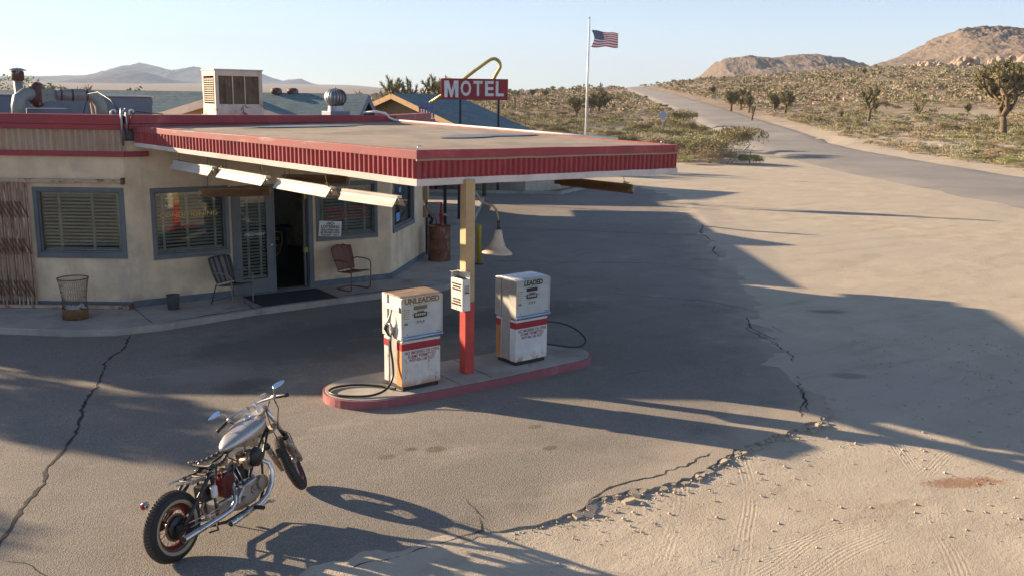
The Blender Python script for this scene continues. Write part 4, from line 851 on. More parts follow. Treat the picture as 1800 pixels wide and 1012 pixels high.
Mb=frame((-.0695,0,0),(0,-1,0),(0,0,1),(-1,0,0))
for tx,y,s,w_ in (('USE THESE FREE',.385,.036,.24),('TOWELS FOR',.345,.036,.2),('CHECKING OIL',.305,.036,.22),('LEAVE THESE',.165,.036,.2),('TOWELS FOR',.125,.036,.2),('WINDSHIELD ONLY',.085,.036,.25)): lettering('lettering',tx,Mb@Matrix.Translation((0,y,.001)),s,MT['inkblack'],bx_,w_,off=.001)
for y,z in ((0,.425),(0,.03)):
    b=MB(); b.cyl((-.068,y,z),(-.073,y,z),.008,n=8); b.build('bolt',MT['blackplastic'],bx_)
# goose-neck lamp
gl=thing('gooseneck_lamp','cream bell shaped lamp on a curved pipe hanging from the tan post','lamp',(7.54,11.38,2.86))
b=MB(); b.tube([(-.02,0,.02),(.05,-.02,-.06),(.12,-.03,-.16),(.22,-.03,-.21),(.33,-.03,-.24),(.40,-.03,-.31),(.43,-.03,-.42),(.44,-.03,-.50)],.016,8); b.build('arm',MT['gooseneck'],gl)
b=MB(); b.cyl((.44,-.03,-.47),(.445,-.03,-.60),.024,.022,10); b.cyl((.445,-.03,-.585),(.445,-.03,-.605),.034,n=10); b.build('socket',MT['chairdark'],gl)
b=MB(); b.lathe([(.028,0),(.05,-.015),(.058,-.06),(.075,-.14),(.10,-.20),(.118,-.245),(.122,-.26),(.17,-.30),(.225,-.345),(.232,-.365),(.226,-.365),(.165,-.305),(.115,-.262),(.09,-.2),(.05,-.06),(.02,-.02)],28,Matrix.Translation((.446,-.03,-.60))@Matrix.Rotation(R(4),4,'Y')); b.build('lamp_shade',MT['lampshade'],gl)
b=MB(); b.lathe([(.0,.05),(.03,.03),(.035,-.02),(.015,-.06)],12,Matrix.Translation((.446,-.03,-.78))); b.build('bulb',MT['tube'],gl)
for k in range(8):
    a=2*math.pi*k/8+.2; b=MB(); b.cyl((.446+.113*math.cos(a),-.03+.113*math.sin(a),-.838),(.446+.124*math.cos(a),-.03+.124*math.sin(a),-.836),.006,n=6); b.build('rivet',MT['chairdark'],gl)
# ------------------------------------------------------------------ strip lights under the canopy
def strip_light(P0,P1,label,mat,hang,dirt=0,ends='wood',tilt=0):
    P0=Vector(P0);P1=Vector(P1);c=(P0+P1)/2;d=(P1-P0);L=d.length
    t=thing('strip_light',label,'strip light',tuple(c),0,'strip lights under the canopy'); d.normalize()
    x=d; z=Vector((0,0,1)); y=z.cross(x).normalized(); z=x.cross(y); M=frame((0,0,0),x,y,z)@Matrix.Rotation(tilt,4,'X'); h=L/2
    prof=[(-.125,-.075),(-.065,.0),(-.045,.035),(.045,.035),(.065,.0),(.125,-.075)]
    b=MB(); r=[[(-h+.02,a,q) for a,q in prof],[(h-.02,a,q) for a,q in prof]]
    b.add([p for s in r for p in s],[(i,i+1,i+7,i+6) for i in range(5)],M); b.build('reflector',mat,t,solid=.004)
    b=MB(); b.bx(-h,h,-.045,.045,.037,.075,M); b.build('housing',mat,t,bevel=.004)
    for s in(-1,1):
        b=MB(); b.bx(s*h-.035,s*h+.035,-.04,.04,-.05,.03,M); b.build('end_socket',MT['gooseneck'],t,bevel=.01)
        b=MB(); b.tube([M@Vector((-h+.05,s*.035,-.03)),M@Vector((h-.05,s*.035,-.03))],.013,8); b.build('tube',MT['tube'],t)
        b=MB(); b.tube([M@Vector((s*h*.8,0,.07)),Vector((s*h*.75*x.x,s*h*.75*x.y,hang))],.004,5); b.build('hanger_wire',MT['chairdark'],t)
        if dirt: 
            r_=random.Random(int(P0.y*100)+s); b=MB(); q=[M@Vector((s*h*.86+r_.uniform(-.07,.07),r_.uniform(-.06,.06),r_.uniform(.04,.13))) for _ in range(12)]; b.tube(q,.006,5); b.build('cable',MT['wirerust'],t)
    return t
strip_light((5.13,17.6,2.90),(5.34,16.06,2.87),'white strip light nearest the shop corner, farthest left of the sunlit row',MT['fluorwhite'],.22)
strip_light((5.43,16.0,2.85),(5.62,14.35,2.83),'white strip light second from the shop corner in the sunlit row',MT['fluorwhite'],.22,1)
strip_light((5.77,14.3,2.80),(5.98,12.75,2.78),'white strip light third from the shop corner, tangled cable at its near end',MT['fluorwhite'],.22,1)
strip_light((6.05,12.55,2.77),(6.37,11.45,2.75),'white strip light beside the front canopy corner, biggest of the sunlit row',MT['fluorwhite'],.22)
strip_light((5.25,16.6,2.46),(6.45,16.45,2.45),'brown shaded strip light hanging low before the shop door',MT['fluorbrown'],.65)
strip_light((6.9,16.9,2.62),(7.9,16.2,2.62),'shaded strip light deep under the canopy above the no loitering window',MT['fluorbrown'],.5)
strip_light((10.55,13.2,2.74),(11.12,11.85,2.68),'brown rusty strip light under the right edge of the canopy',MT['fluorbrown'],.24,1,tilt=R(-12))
# ------------------------------------------------------------------ walkway furniture
def lawn_chair(loc,face,label,striped):
    t=thing('lawn_chair',label,'chair',loc,math.atan2(face[1],face[0])-math.pi/2,'metal lawn chairs by the shop')
    fm=MT['chairdark'] if striped else MT['chairred']
    def seat(u,v):   # u across, v front..back
        x=(u-.5)*.50*(1-.10*v); y=.24-.46*v; z=.41-.05*v+.06*(u-.5)**2-.02*math.cos((v-.5)*3)+(.012*math.sin(u*math.pi*7) if not striped else 0)
        return (x,y,z)
    def back(u,v):
        w=.46+.10*math.sin(v*2.0); e=abs(u-.5)*2
        x=(u-.5)*w; y=-.20-.20*v+.07*(e**2)*(.4+.6*v); top=.50-.035*e**3*(1 if not striped else .3)+(.012*math.cos(u*math.pi*7) if not striped else 0)
        return (x,y,.40+top*v+.005)
    if striped:
        n=8
        for k in range(n):
            for nm,fn in (('seat_slat',seat),('back_slat',back)):
                b=MB(); b.grid(2,8,lambda u,v,k=k,fn=fn: fn((k+.06+.88*u)/n,v)); b.build(nm,MT['chairpale'] if k in(2,4) or k==6 else fm,t,solid=.006)
    else:
        b=MB(); b.grid(28,8,seat); b.build('seat',fm,t,solid=.006)
        b=MB(); b.grid(28,10,back); b.build('backrest',fm,t,solid=.006)
    b=MB(); b.tube([back(u,1) for u in np.linspace(0,1,12)],.010,6); b.tube([back(0,v) for v in np.linspace(0,1,6)],.010,6); b.tube([back(1,v) for v in np.linspace(0,1,6)],.010,6); b.tube([seat(u,0) for u in np.linspace(0,1,8)],.010,6); b.build('rim',fm,t)
    for s in(-1,1):
        b=MB()
        arm=[(s*.26,-.27,.60),(s*.285,-.15,.635),(s*.295,.05,.64),(s*.295,.20,.625),(s*.29,.265,.57),(s*.285,.275,.45),(s*.275,.265,.12)]
        if striped:
            b.tube(arm+[(s*.27,.27,.0)],.012,8); b.build('leg',MT['chairpale'],t)
            b=MB(); b.tube([(s*.25,-.18,.38),(s*.255,-.26,.18),(s*.26,-.32,.0)],.012,8); b.build('leg',fm,t)
        else:
            b.tube(arm+[(s*.27,.25,.04),(s*.265,.20,.014),(s*.25,-.02,.014),(s*.24,-.16,.014)],.013,8); b.build('leg',fm,t)
        b=MB(); b.tube([(s*.245,.2,.385),(s*.285,.272,.40)],.009,6); b.build('bracket',fm,t)
    b=MB()
    if striped: b.tube([(-.262,-.30,.06),(.262,-.30,.06)],.009,6)
    else: b.tube([(-.24,-.16,.014),(-.21,-.24,.014),(-.1,-.28,.014),(.1,-.28,.014),(.21,-.24,.014),(.24,-.16,.014)],.013,8)
    b.build('stretcher',fm,t); return t
lawn_chair((6.18,17.86,.12),(.42,-.9),'dark metal lawn chair with pale stripes beside the shop door',True)
lawn_chair((8.80,17.92,.12),(.30,-.95),'rusty red shell back lawn chair below the no loitering window',False)
mt=MB(); mt.bx(6.55,8.15,17.28,18.32,.122,.137); tag(mt.build('doormat',MT['mat'],bevel=.004),'large dark doormat on the walk before the shop door','doormat')
bk=thing('bucket','small grey metal bucket against the shop wall','bucket',(5.06,17.98,.12)); b=MB(); b.lathe([(.0,.012),(.098,.012),(.115,.27),(.120,.27),(.122,.262),(.118,.255),(.104,.0),(.0,.0)],24); b.build('body',MT['bucket'],bk)
b=MB(); b.lathe([(.119,.262),(.127,.268),(.127,.28),(.117,.28)],24,closed=True); b.build('rim',MT['bucket'],bk)
wb_=thing('wire_basket','tall rusted wire mesh waste basket with litter on the walk','waste basket',(3.36,18.17,.12))
def br(z): return .215+.045*max(0,(z-.42)/.3)**1.5 if z>.42 else .215-.01*math.sin(z*5)
b=MB()
for s in(-1,1):
    for k in range(46):
        a=2*math.pi*k/46; b.tube([(br(z)*math.cos(a+s*.62*z),br(z)*math.sin(a+s*.62*z),z) for z in np.linspace(.02,.74,9)],.0019,3,cap=False)
b.build('mesh',MT['wirerust'],wb_,fix=False)
b=MB(); b.lathe([(.218,.0),(.222,.0),(.222,.20),(.217,.205),(.212,.2),(.212,.0)],30,closed=True); b.build('base_band',paint('brown_band',(.16,.09,.035),[((.25,.15,.07),(8,8,8),.5,.7),((.06,.04,.03),(14,14,6),.58,.72)],.85),wb_)
b=MB(); b.tube([(.262*math.cos(a),.262*math.sin(a),.74) for a in np.linspace(0,2*math.pi,30)[:-1]],.011,6,closed=True); b.build('rim',MT['wirerust'],wb_)
b=MB(); r_=random.Random(3)
b.grid(10,10,lambda u,v:((u-.5)*.34,(v-.5)*.34,.20+.07*mnoise.noise(Vector((u*5,v*5,2))))); b.build('litter',MT['pumpwhite'],wb_)
# scissor gate folded across the left of the wall, with its rails
sgt=thing('scissor_gate','rusted folding scissor gate pulled back beside the left shop window','gate',tuple(ML@Vector((-2.3,.12,.14))))
go=Vector(sgt.location)
def gm(p): return (ML@Vector(p))-go
xs_=[-1.775-.078*k for k in range(22)]
for k,u in enumerate(xs_):
    b=MB(); j=.003*math.sin(k*2.3); b.beam(gm((u,.17,.12+.02*(k%2))),gm((u+j-.02,2.50,.12+.02*(k%2))),.028,.014,up=(-.575,-.818,0)); b.build('bar',MT['rustgate'],sgt)
for k in range(0,len(xs_),2):
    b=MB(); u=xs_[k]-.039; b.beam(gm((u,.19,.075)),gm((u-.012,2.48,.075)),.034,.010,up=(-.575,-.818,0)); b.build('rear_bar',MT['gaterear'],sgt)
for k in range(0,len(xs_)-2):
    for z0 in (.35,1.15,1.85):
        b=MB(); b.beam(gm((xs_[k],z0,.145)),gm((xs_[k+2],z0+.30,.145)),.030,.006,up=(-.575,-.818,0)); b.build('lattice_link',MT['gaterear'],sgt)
for nm,y0,h,u1,lab,z in (('gate_rail',2.50,.07,-.02,'rust streaked upper gate rail along the wall above the left window',.04),('gate_rail',.125,.06,.0,'rust streaked lower gate rail lying on the walk below the left window',.09)):
    b=MB(); b.bx(-6.5,u1,y0,y0+h,z,z+.075,ML); o=b.build('rail',MT['rustrail'],None,bevel=.006)
    t=thing(nm,lab,'rail',tuple(ML@Vector((u1-3,y0,z))),0,'gate rails'); o.parent=t; o.location=-Vector(t.location)
    e=MB(); e.bx(u1-.012,u1+.025,y0-.02,y0+h+.03,.002,z+.09,ML); e=e.build('end_bracket',MT['wirerust'],t); e.location=-Vector(t.location)
# oil drum with hand pump
dr=thing('oil_drum','rusted oil drum standing on the walk at the right shop corner','drum',(12.28,20.05,.12))
b=MB(); b.lathe([(0,.0),(.285,.0),(.292,.012),(.285,.03),(.283,.28),(.296,.295),(.283,.31),(.283,.575),(.296,.59),(.283,.605),(.283,.85),(.293,.862),(.290,.878),(.278,.878),(.275,.855),(0,.855)],36); b.build('body',MT['drumrust'],dr)
b=MB(); b.cyl((.15,.1,.855),(.15,.1,.875),.035,n=12); b.build('bung',MT['drumrust'],dr)
hp=thing('hand_pump','dark red hand crank pump screwed into the rusted drum','hand pump',(12.30,20.06,.975))
b=MB(); b.lathe([(.06,0),(.06,.04),(.045,.08),(.05,.2),(.06,.24),(.06,.32),(.045,.36),(.036,.42),(.028,.50),(.026,.60),(0,.60)],16,Matrix.Translation((.06,.02,0))); b.build('body',MT['redpaint'],hp)
b=MB(); b.tube([(.06,.02,.585),(-.10,.02,.59),(-.32,.10,.595)],.017,8); b.build('handle',MT['redpaint'],hp)
b=MB(); b.tube([(-.32,.10,.615),(-.325,.10,.50),(-.28,.08,.38),(-.17,.04,.29),(-.10,.02,.20),(-.09,.01,.0)],.015,8); b.build('rod',MT['redpaint'],hp)
b=MB(); b.tube([(.06,.02,.28),(.15,-.02,.29),(.19,-.03,.25)],.02,8); b.build('spout',MT['steelgray'],hp)
bo=thing('bollard','worn yellow pipe bollard standing by the walkway kerb','bollard',(13.19,19.61,0)); b=MB(); b.lathe([(0,0),(.057,0),(.057,.98),(.05,1.0),(0,1.01)],20); b.build('pipe',MT['yellow'],bo); b=MB(); b.lathe([(.12,.0),(.115,.012),(.06,.02),(.06,0)],18,closed=True); b.build('base_plate',MT['darkpost'],bo)
# meters and conduit on the far corner of the shop
mb_=thing('meter_box','tan electrical boxes and conduit on the far right corner of the shop','meter box',tuple(MR@Vector((3.0,.12,.0))))
mo=Vector(mb_.location)
b=MB(); b.bx(2.9,3.1,1.6,2.1,.0,.12,MR); o=b.build('box',MT['gooseneck'],mb_,bevel=.01); o.location=-mo
b=MB(); b.bx(2.92,3.08,1.15,1.45,.0,.1,MR); o=b.build('box',MT['gooseneck'],mb_,bevel=.01); o.location=-mo
b=MB(); b.tube([MR@Vector((3.0,1.5,.05)),MR@Vector((3.0,3.0,.05))],.03,8); o=b.build('conduit',MT['galv'],mb_); o.location=-mo
b=MB(); b.tube([MR@Vector((3.05,1.2,.1)),MR@Vector((3.12,1.1,.2)),MR@Vector((3.1,.95,.14))],.05,8); o=b.build('valve',MT['darkpost'],mb_); o.location=-mo
# ------------------------------------------------------------------ roof equipment of the shop
ac=thing('swamp_cooler','beige evaporative cooler box with rusty base on the shop roof','cooler',(7.44,20.92,3.58))
b=MB(); b.bx(-.58,.60,-.36,.42,0,.13); b.build('curb',MT['roofblue'],ac)
b=MB()
for (x0,x1,y0,y1) in ((-.53,-.45,-.42,-.34),(.45,.53,-.42,-.34),(-.53,-.45,.34,.42),(.45,.53,.34,.42)): b.bx(x0,x1,y0,y1,.13,1.08)
b.bx(-.45,.45,-.42,-.36,.13,.36); b.bx(-.45,.45,-.42,-.36,.96,1.08); b.bx(-.53,-.47,-.34,.34,.13,.36); b.bx(-.53,-.47,-.34,.34,.96,1.08); b.bx(-.53,.53,.36,.42,.13,1.08); b.bx(.47,.53,-.34,.34,.13,1.08); b.bx(-.45,.45,-.34,.34,.13,.17); b.bx(-.145,-.125,-.405,-.38,.36,.96); b.bx(.125,.145,-.405,-.38,.36,.96)
o=b.build('housing',paint('cooler_housing',(.66,.56,.45),[((.27,.055,.05),(6,6,6),.53,.60,.16,.55),((.45,.33,.22),(4,4,2),.58,.78)],.55),ac,bevel=.004)
b=MB(); b.box((0,0,1.09),(1.10,.88,.03)); b.build('lid',MT['acbeige'],ac,bevel=.006)
b=MB(); b.bx(-.45,.45,-.375,-.355,.36,.96); b.build('pad',MT['acpad'],ac)
for y in(-.16,.0,.16):
    b=MB(); b.bx(-.50,-.48,y-.06,y+.06,.38,.92); b.build('pad',MT['acpad'],ac)
    for k in range(12): pass
b=MB()
for k in range(11): b.bx(-.532,-.505,-.30,.30,.40+.048*k,.415+.048*k)
b.build('louver',MT['acbeige'],ac)
tv=thing('turbine_vent','silver spinning turbine vent on a dark curb, right of the cooler','roof vent',(10.2,21.5,3.58))
b=MB(); b.bx(-.26,.26,-.26,.26,0,.20); b.build('curb',MT['roofblue'],tv,bevel=.01)
b=MB(); b.lathe([(.20,.20),(.19,.27),(.19,.33)],20); b.build('collar',MT['galv'],tv)
b=MB()
for k in range(20):
    a=2*math.pi*k/20; vs=[]
    for i in range(9):
        p=-1.15+2.45*i/8; rr=.255*math.cos(p*.92)+.02; z=.52+.22*math.sin(p); vs+=[(rr*math.cos(a+.25*p*.2),rr*math.sin(a+.25*p*.2),z),((rr*.90)*math.cos(a+.30),(rr*.90)*math.sin(a+.30),z)]
    b.add(vs,[(2*i,2*i+1,2*i+3,2*i+2) for i in range(8)],sm=True)
b.build('vanes',MT['galv'],tv,solid=.004); b=MB(); b.lathe([(0,.75),(.07,.745),(.10,.725),(.0,.70)],16); b.cyl((0,0,.74),(0,0,.79),.01,n=6); b.build('cap',MT['galv'],tv)
rb=thing('roof_unit','long blue grey metal box on the shop roof behind the red parapet','roof box',(3.0,24.6,3.58)); b=MB(); b.bx(-4.2,3.55,-.5,.5,0,.47); b.build('housing',MT['roofblue'],rb,bevel=.01); b=MB(); b.bx(-4.25,3.6,-.55,.55,.47,.50); b.build('lid',MT['galv'],rb)
b=MB(); b.bx(3.57,3.62,-.3,.3,.28,.42); b.build('end_cap',MT['leafgreen'] if False else MT['roofblue'],rb)
# exhaust ducts
ed=thing('exhaust_duct','rusty grey exhaust blower with elbow pipes on the shop roof at far left','duct',(3.3,22.0,3.58))
b=MB(); b.tube([(-.05,-.3,0),(-.05,-.3,.28),(-.02,-.28,.42),(.10,-.22,.50),(.24,-.16,.52)],.135,14); b.build('elbow',MT['ductgray'],ed)
b=MB(); b.lathe([(.17,-.07),(.21,-.06),(.24,0),(.21,.06),(.17,.07)],18,Matrix.Translation((.36,-.06,.50))@Matrix.Rotation(R(90),4,'Y')@Matrix.Rotation(R(25),4,'X')); b.lathe([(0,-.10),(.235,-.10),(.27,0),(.235,.10),(0,.10)],20,Matrix.Translation((.36,-.02,.50))@Matrix.Rotation(R(90),4,'Y')@Matrix.Rotation(R(25),4,'X')); b.build('blower',MT['ductrust'],ed)
b=MB(); b.loft([[(.42,-.1,.32),(.42,.12,.32),(.42,.12,.62),(.42,-.1,.62)],[(.74,-.06,.38),(.74,.10,.38),(.74,.10,.62),(.74,-.06,.62)]],sm=False); b.build('transition',MT['ductgray'],ed,bevel=.02)
b=MB(); b.tube([(.72,0,.505),(1.0,0,.51),(1.30,.02,.51),(1.44,.02,.49),(1.54,.02,.41),(1.60,.02,.28),(1.62,.02,.0)],.125,14); b.build('pipe',MT['ductgray'],ed)
for x in (.80,1.02,1.31):
    b=MB(); b.tube([(x,0,.508),(x+.035,0,.508)],.131,14); b.build('band',MT['ductrust'],ed)
b=MB(); b.tube([(.03,0,0),(.03,0,.78)],.085,14); b.build('stack',MT['ductgray'],ed)
b=MB(); b.lathe([(.10,.78),(.125,.80),(.125,.96),(.10,.98)],16,Matrix.Translation((.03,0,0))); b.build('stack_collar',MT['ductrust'],ed)
b=MB(); b.lathe([(.18,.985),(.17,1.0),(.08,1.03),(0,1.04)],18,Matrix.Translation((.03,0,0))); b.build('rain_cap',MT['galv'],ed)
b=MB(); b.bx(.15,.95,.05,.45,0,.22); b.build('base',MT['roofblue'],ed); b=MB(); b.beam((1.38,-.1,.37),(1.42,-.1,.0),.04,.04); b.build('brace',MT['orangewood'],ed)
for k,(x,y) in enumerate(((5.0,21.6),(5.35,21.5))):
    t=thing('gooseneck_vent',('white bent vent pipe on the shop roof beside the duct elbow','white bent vent pipe on the shop roof nearer the cooler')[k],'vent pipe',(x,y,3.58),0,'bent vent pipes'); b=MB(); b.tube([(0,0,0),(0,0,.16),(.03,0,.205),(.08,0,.205),(.10,0,.15)],.02,8); b.build('pipe',MT['whitepipe'],t); b=MB(); b.lathe([(.05,0),(.035,.02),(.022,.03)],12); b.build('flashing',MT['galv'],t)
# ------------------------------------------------------------------ motorcycle (x forward, y left, z up from the rear tyre contact)
mc=thing('motorcycle','old chopper motorcycle with bare metal tank and red spoked rims, leaning on its stand','motorcycle',(2.20,8.17,.005))
mc.rotation_euler=(R(-5.5),0,R(29.5))
def mp(name,mb,mat,parent=None,**k): return mb.build(name,mat,parent or mc,**k)
WB=1.76; RA=R(33); ax_=Vector((-math.sin(RA),0,math.cos(RA))); pe=Vector((math.cos(RA),0,math.sin(RA)))
FAX=Vector((WB,0,.315)); NECK=FAX+ax_*.70-pe*.05
STM=Matrix.Translation(NECK)@Matrix.Rotation(R(43),4,ax_)@Matrix.Translation(-NECK)
I4=Matrix.Identity(4)
def wheel(c,Ro,w,rimr,M,spokes,ww,disc):
    T=M@Matrix.Translation(c)@Matrix.Rotation(R(-90),4,'X')       # lathe axis -> y
    h=MB(); h.lathe([(0,-.07),(.022,-.07),(.024,-.05),(.045,-.048),(.045,-.035),(.026,-.03),(.026,.03),(.045,.035),(.045,.048),(.024,.05),(.022,.07),(0,.07)],20,T)
    o=mp('wheel',h,MT['alloy'])
    sec=Ro-rimr; prof=[]
    for k in range(15):
        a=-math.pi*.72+math.pi*1.44*k/14
        prof.append((rimr+sec*.42+sec*.58*math.cos(a)*(1.0 if abs(a)>.6 else .99), w/2*math.sin(a)*(1.06 if abs(math.sin(a))>.9 else 1)))
    t=MB(); t.lathe(prof,56,T,closed=True); tb=mp('tyre',t,MT['tyre'],o)
    g=MB(); n=64
    for k in range(n):
        a0=2*math.pi*(k+.12)/n; a1=2*math.pi*(k+.78)/n; rr=Ro+.0005
        for s in(-1,1):
            vs=[]
            for a,sh in((a0,0),(a1,0)):
                for q in (.06,.30,.52): 
                    z=s*q*w*.5*1.35; cr=rimr+sec*.42+sec*.58*math.sqrt(max(0,1-(z/(w/2))**2))+.004; aa=a+(.03 if q>.2 else 0)*(1 if s>0 else 1); vs.append((cr*math.cos(aa),cr*math.sin(aa),z))
            g.add(vs,[(0,1,4,3),(1,2,5,4)],T)
    mp('tread',g,MT['tread'],tb,solid=.0025)
    if ww:
        for s in(-1,1):
            q=MB(); 
            pr=[(rimr+sec*.10,s*w*.40),(rimr+sec*.12,s*w*.49),(rimr+sec*.30,s*(w*.535)),(rimr+sec*.38,s*w*.543),(rimr+sec*.38,s*w*.40)]
            q.lathe(pr,56,T,closed=True); mp('whitewall',q,MT['whitewall'],tb)
    r=MB(); r.lathe([(rimr+.012,-w*.40),(rimr-.004,-w*.40),(rimr-.012,-w*.30),(rimr-.030,-w*.16),(rimr-.032,w*.16),(rimr-.012,w*.30),(rimr-.004,w*.40),(rimr+.012,w*.40)],56,T); mp('rim',r,MT['rimred'],o)
    sp=MB()
    for k in range(spokes):
        a=2*math.pi*k/spokes; s=1 if k%2 else -1; b=a+(.55 if (k//2)%2 else -.55)
        sp.tube([(.043*math.cos(b),.043*math.sin(b),s*.041),((rimr-.026)*math.cos(a),(rimr-.026)*math.sin(a),s*.012)],.0022,4,T,cap=False)
    mp('spokes',sp,MT['rimred'] if ww else MT['steel'],o,fix=False)
    for nm,pf,mt,zz in disc:
        d=MB(); d.lathe(pf,36,T); mp(nm,d,mt,o)
    return o
wheel((0,0,.325),.325,.128,.205,I4,40,True,[('brake_drum',[(0,-.075),(.095,-.078),(.105,-.070),(.108,-.03),(.0,-.03)],MT['engblack'],0),('sprocket',[(.10,-.045),(.128,-.045),(.128,-.038),(.10,-.038)],MT['wirerust'],0)])
wheel(FAX,.315,.104,.220,STM,36,False,[('brake_drum',[(0,.06),(.08,.062),(.088,.05),(.088,.02),(0,.02)],MT['dirtyalloy'],0)])
# fork, clamps, bars
for s in(-1,1):
    y=s*.108; o=Vector((0,y,0))
    b=MB(); b.tube([FAX+o-ax_*.03,FAX+o+ax_*.10,FAX+o+ax_*.36],[.028,.034,.033],12,STM); lg=mp('fork_leg',b,MT['dirtyalloy'],bevel=0)
    b=MB(); b.tube([FAX+o+ax_*.36,FAX+o+ax_*.86],.022,12,STM); mp('fork_tube',b,MT['chrome'],lg)
    b=MB(); b.tube([FAX+o+ax_*.345,FAX+o+ax_*.40],[.040,.036],12,STM); mp('gaiter',b,MT['blackrub'],lg)
    b=MB(); b.tube([FAX+o+ax_*.24,FAX+o+ax_*.255],.039,12,STM); mp('band',b,MT['chrome'],lg)
b=MB(); b.tube([FAX+Vector((0,-.12,0)),FAX+Vector((0,.12,0))],.012,10,STM); b.box(FAX+Vector((0,-.11,.01)),(.05,.03,.07),STM); mp('axle',b,MT['alloy'])
for k,h in enumerate((.56,.82)):
    b=MB(); c=FAX+ax_*h-pe*.02; M=STM@frame(c,pe,(0,1,0),ax_); b.prism([(-.05,-.05),(-.05,.05),(.0,.13),(.05,.13),(.05,-.13),(.0,-.13)],-.016,.016,M); mp('fork_clamp',b,MT['dirtyalloy' if k==0 else 'alloy'],bevel=.006)
HB=FAX+ax_*.91-pe*.03
bar=[HB+Vector((-.17,.365,-.02)),HB+Vector((-.10,.25,.015)),HB+Vector((-.02,.12,.03)),HB+Vector((0,.05,.03)),HB+Vector((0,-.05,.03)),HB+Vector((-.02,-.12,.03)),HB+Vector((-.12,-.27,.015)),HB+Vector((-.20,-.40,-.02))]
b=MB(); b.tube(bar,.0125,10,STM); hb=mp('handlebar',b,MT['chrome'])
for s in(-1,1):
    e=bar[0] if s>0 else bar[-1]; i=bar[1] if s>0 else bar[-2]; d=(e-i).normalized()
    b=MB(); b.tube([e-d*.13,e-d*.125,e-d*.03,e+d*.005,e+d*.012],[.017,.019,.0185,.020,.016],10,STM); mp('grip',b,MT['blackrub'],hb)
    b=MB(); b.tube([e-d*.19,e-d*.14],.021,10,STM); b.box(e-d*.165+Vector((.02,0,.005)),(.045,.035,.03),STM); mp('switch_clamp',b,MT['alloy'],hb)
    b=MB(); b.tube([e-d*.16+Vector((.03,0,0)),e-d*.10+Vector((.065,0,-.005)),e+d*.01+Vector((.055,0,-.01))],[.009,.007,.009],6,STM); mp('lever',b,MT['chrome'],hb)
    b=MB(); b.cyl(HB+Vector((0,s*.045,-.06)),HB+Vector((0,s*.045,.035)),.018,n=10,M=STM); b.box(HB+Vector((0,s*.045,.035)),(.045,.03,.035),STM); mp('riser',b,MT['chrome'],hb,bevel=.003)
    # mirrors: stem and teardrop head
    m0=e-d*.16; off=Vector((-.02,s*.03,.085)) if s<0 else Vector((-.04,.03,.10))
    b=MB(); b.tube([m0,m0+off*.5+Vector((.03,0,.01)),m0+off],.0045,6,STM); mm=mp('mirror_stem',b,MT['chrome'],hb)
    cen=m0+off+Vector((0,s*.055,.012)); nrm=Vector((-.85,.03,1.12)); xa=Vector((-.08,s*.95,.28 if s<0 else -.12)); za=nrm.normalized(); xa=(xa-za*xa.dot(za)).normalized(); ya=za.cross(xa)
    pf=[]
    for k in range(28):
        a=2*math.pi*k/28; q=.5-.5*math.cos(a); px0=-.055+.135*q; py0=.045*math.sin(a)*(1-.0*q)*(1.15-.75*q); pf.append((px0,py0))
    Mm=STM@frame(cen,xa,ya,za)
    b=MB(); b.prism(pf,-.010,.0,Mm); mp('mirror',b,MT['chrome'],mm,bevel=.003)
    b=MB(); b.prism([(x*.95+.001,y*.92) for x,y in pf],.0005,.002,Mm); mp('sky_tinted_mirror',b,MT['mirror'],mm)
b=MB(); b.box(HB+Vector((.03,-.16,.06)),(.05,.06,.05),STM); mp('reservoir',b,MT['alloy'],hb,bevel=.008)
for k,P in enumerate([[HB+Vector((-.10,-.25,0)),HB+Vector((.10,-.22,-.12)),HB+Vector((.06,-.12,-.3)),FAX+Vector((-.10,-.15,.30)),FAX+Vector((-.04,-.12,.06))],[HB+Vector((-.1,.24,0)),HB+Vector((.06,.18,-.12)),HB+Vector((.02,.06,-.3)),NECK+Vector((-.1,.06,-.2))],[HB+Vector((-.08,-.2,0)),HB+Vector((.07,-.1,-.1)),NECK+Vector((.1,-.05,-.1)),NECK+Vector((0,-.06,-.3))]]):
    b=MB(); b.tube(P,.0055,6,STM if k<1 else STM); mp('cable',b,MT['blackrub'])
b=MB(); b.lathe([(0,0),(.045,0),(.055,.03),(.05,.07),(.0,.08)],16,STM@Matrix.Translation(NECK+pe*.11-ax_*.02)@Matrix.Rotation(R(70),4,'Y')); mp('headlight',b,MT['dirtyalloy'])
b=MB(); b.tube([FAX+Vector((-.04,-.10,.02)),FAX+Vector((-.17,-.115,.10)),FAX+Vector((-.20,-.11,.20))+ax_*.05,FAX+Vector((-.05,-.10,.1))+ax_*.2],.006,6,STM); b.box(FAX+Vector((-.08,-.11,.09)),(.09,.04,.10),STM); mp('brake_caliper',b,MT['dirtyalloy'],bevel=.008)
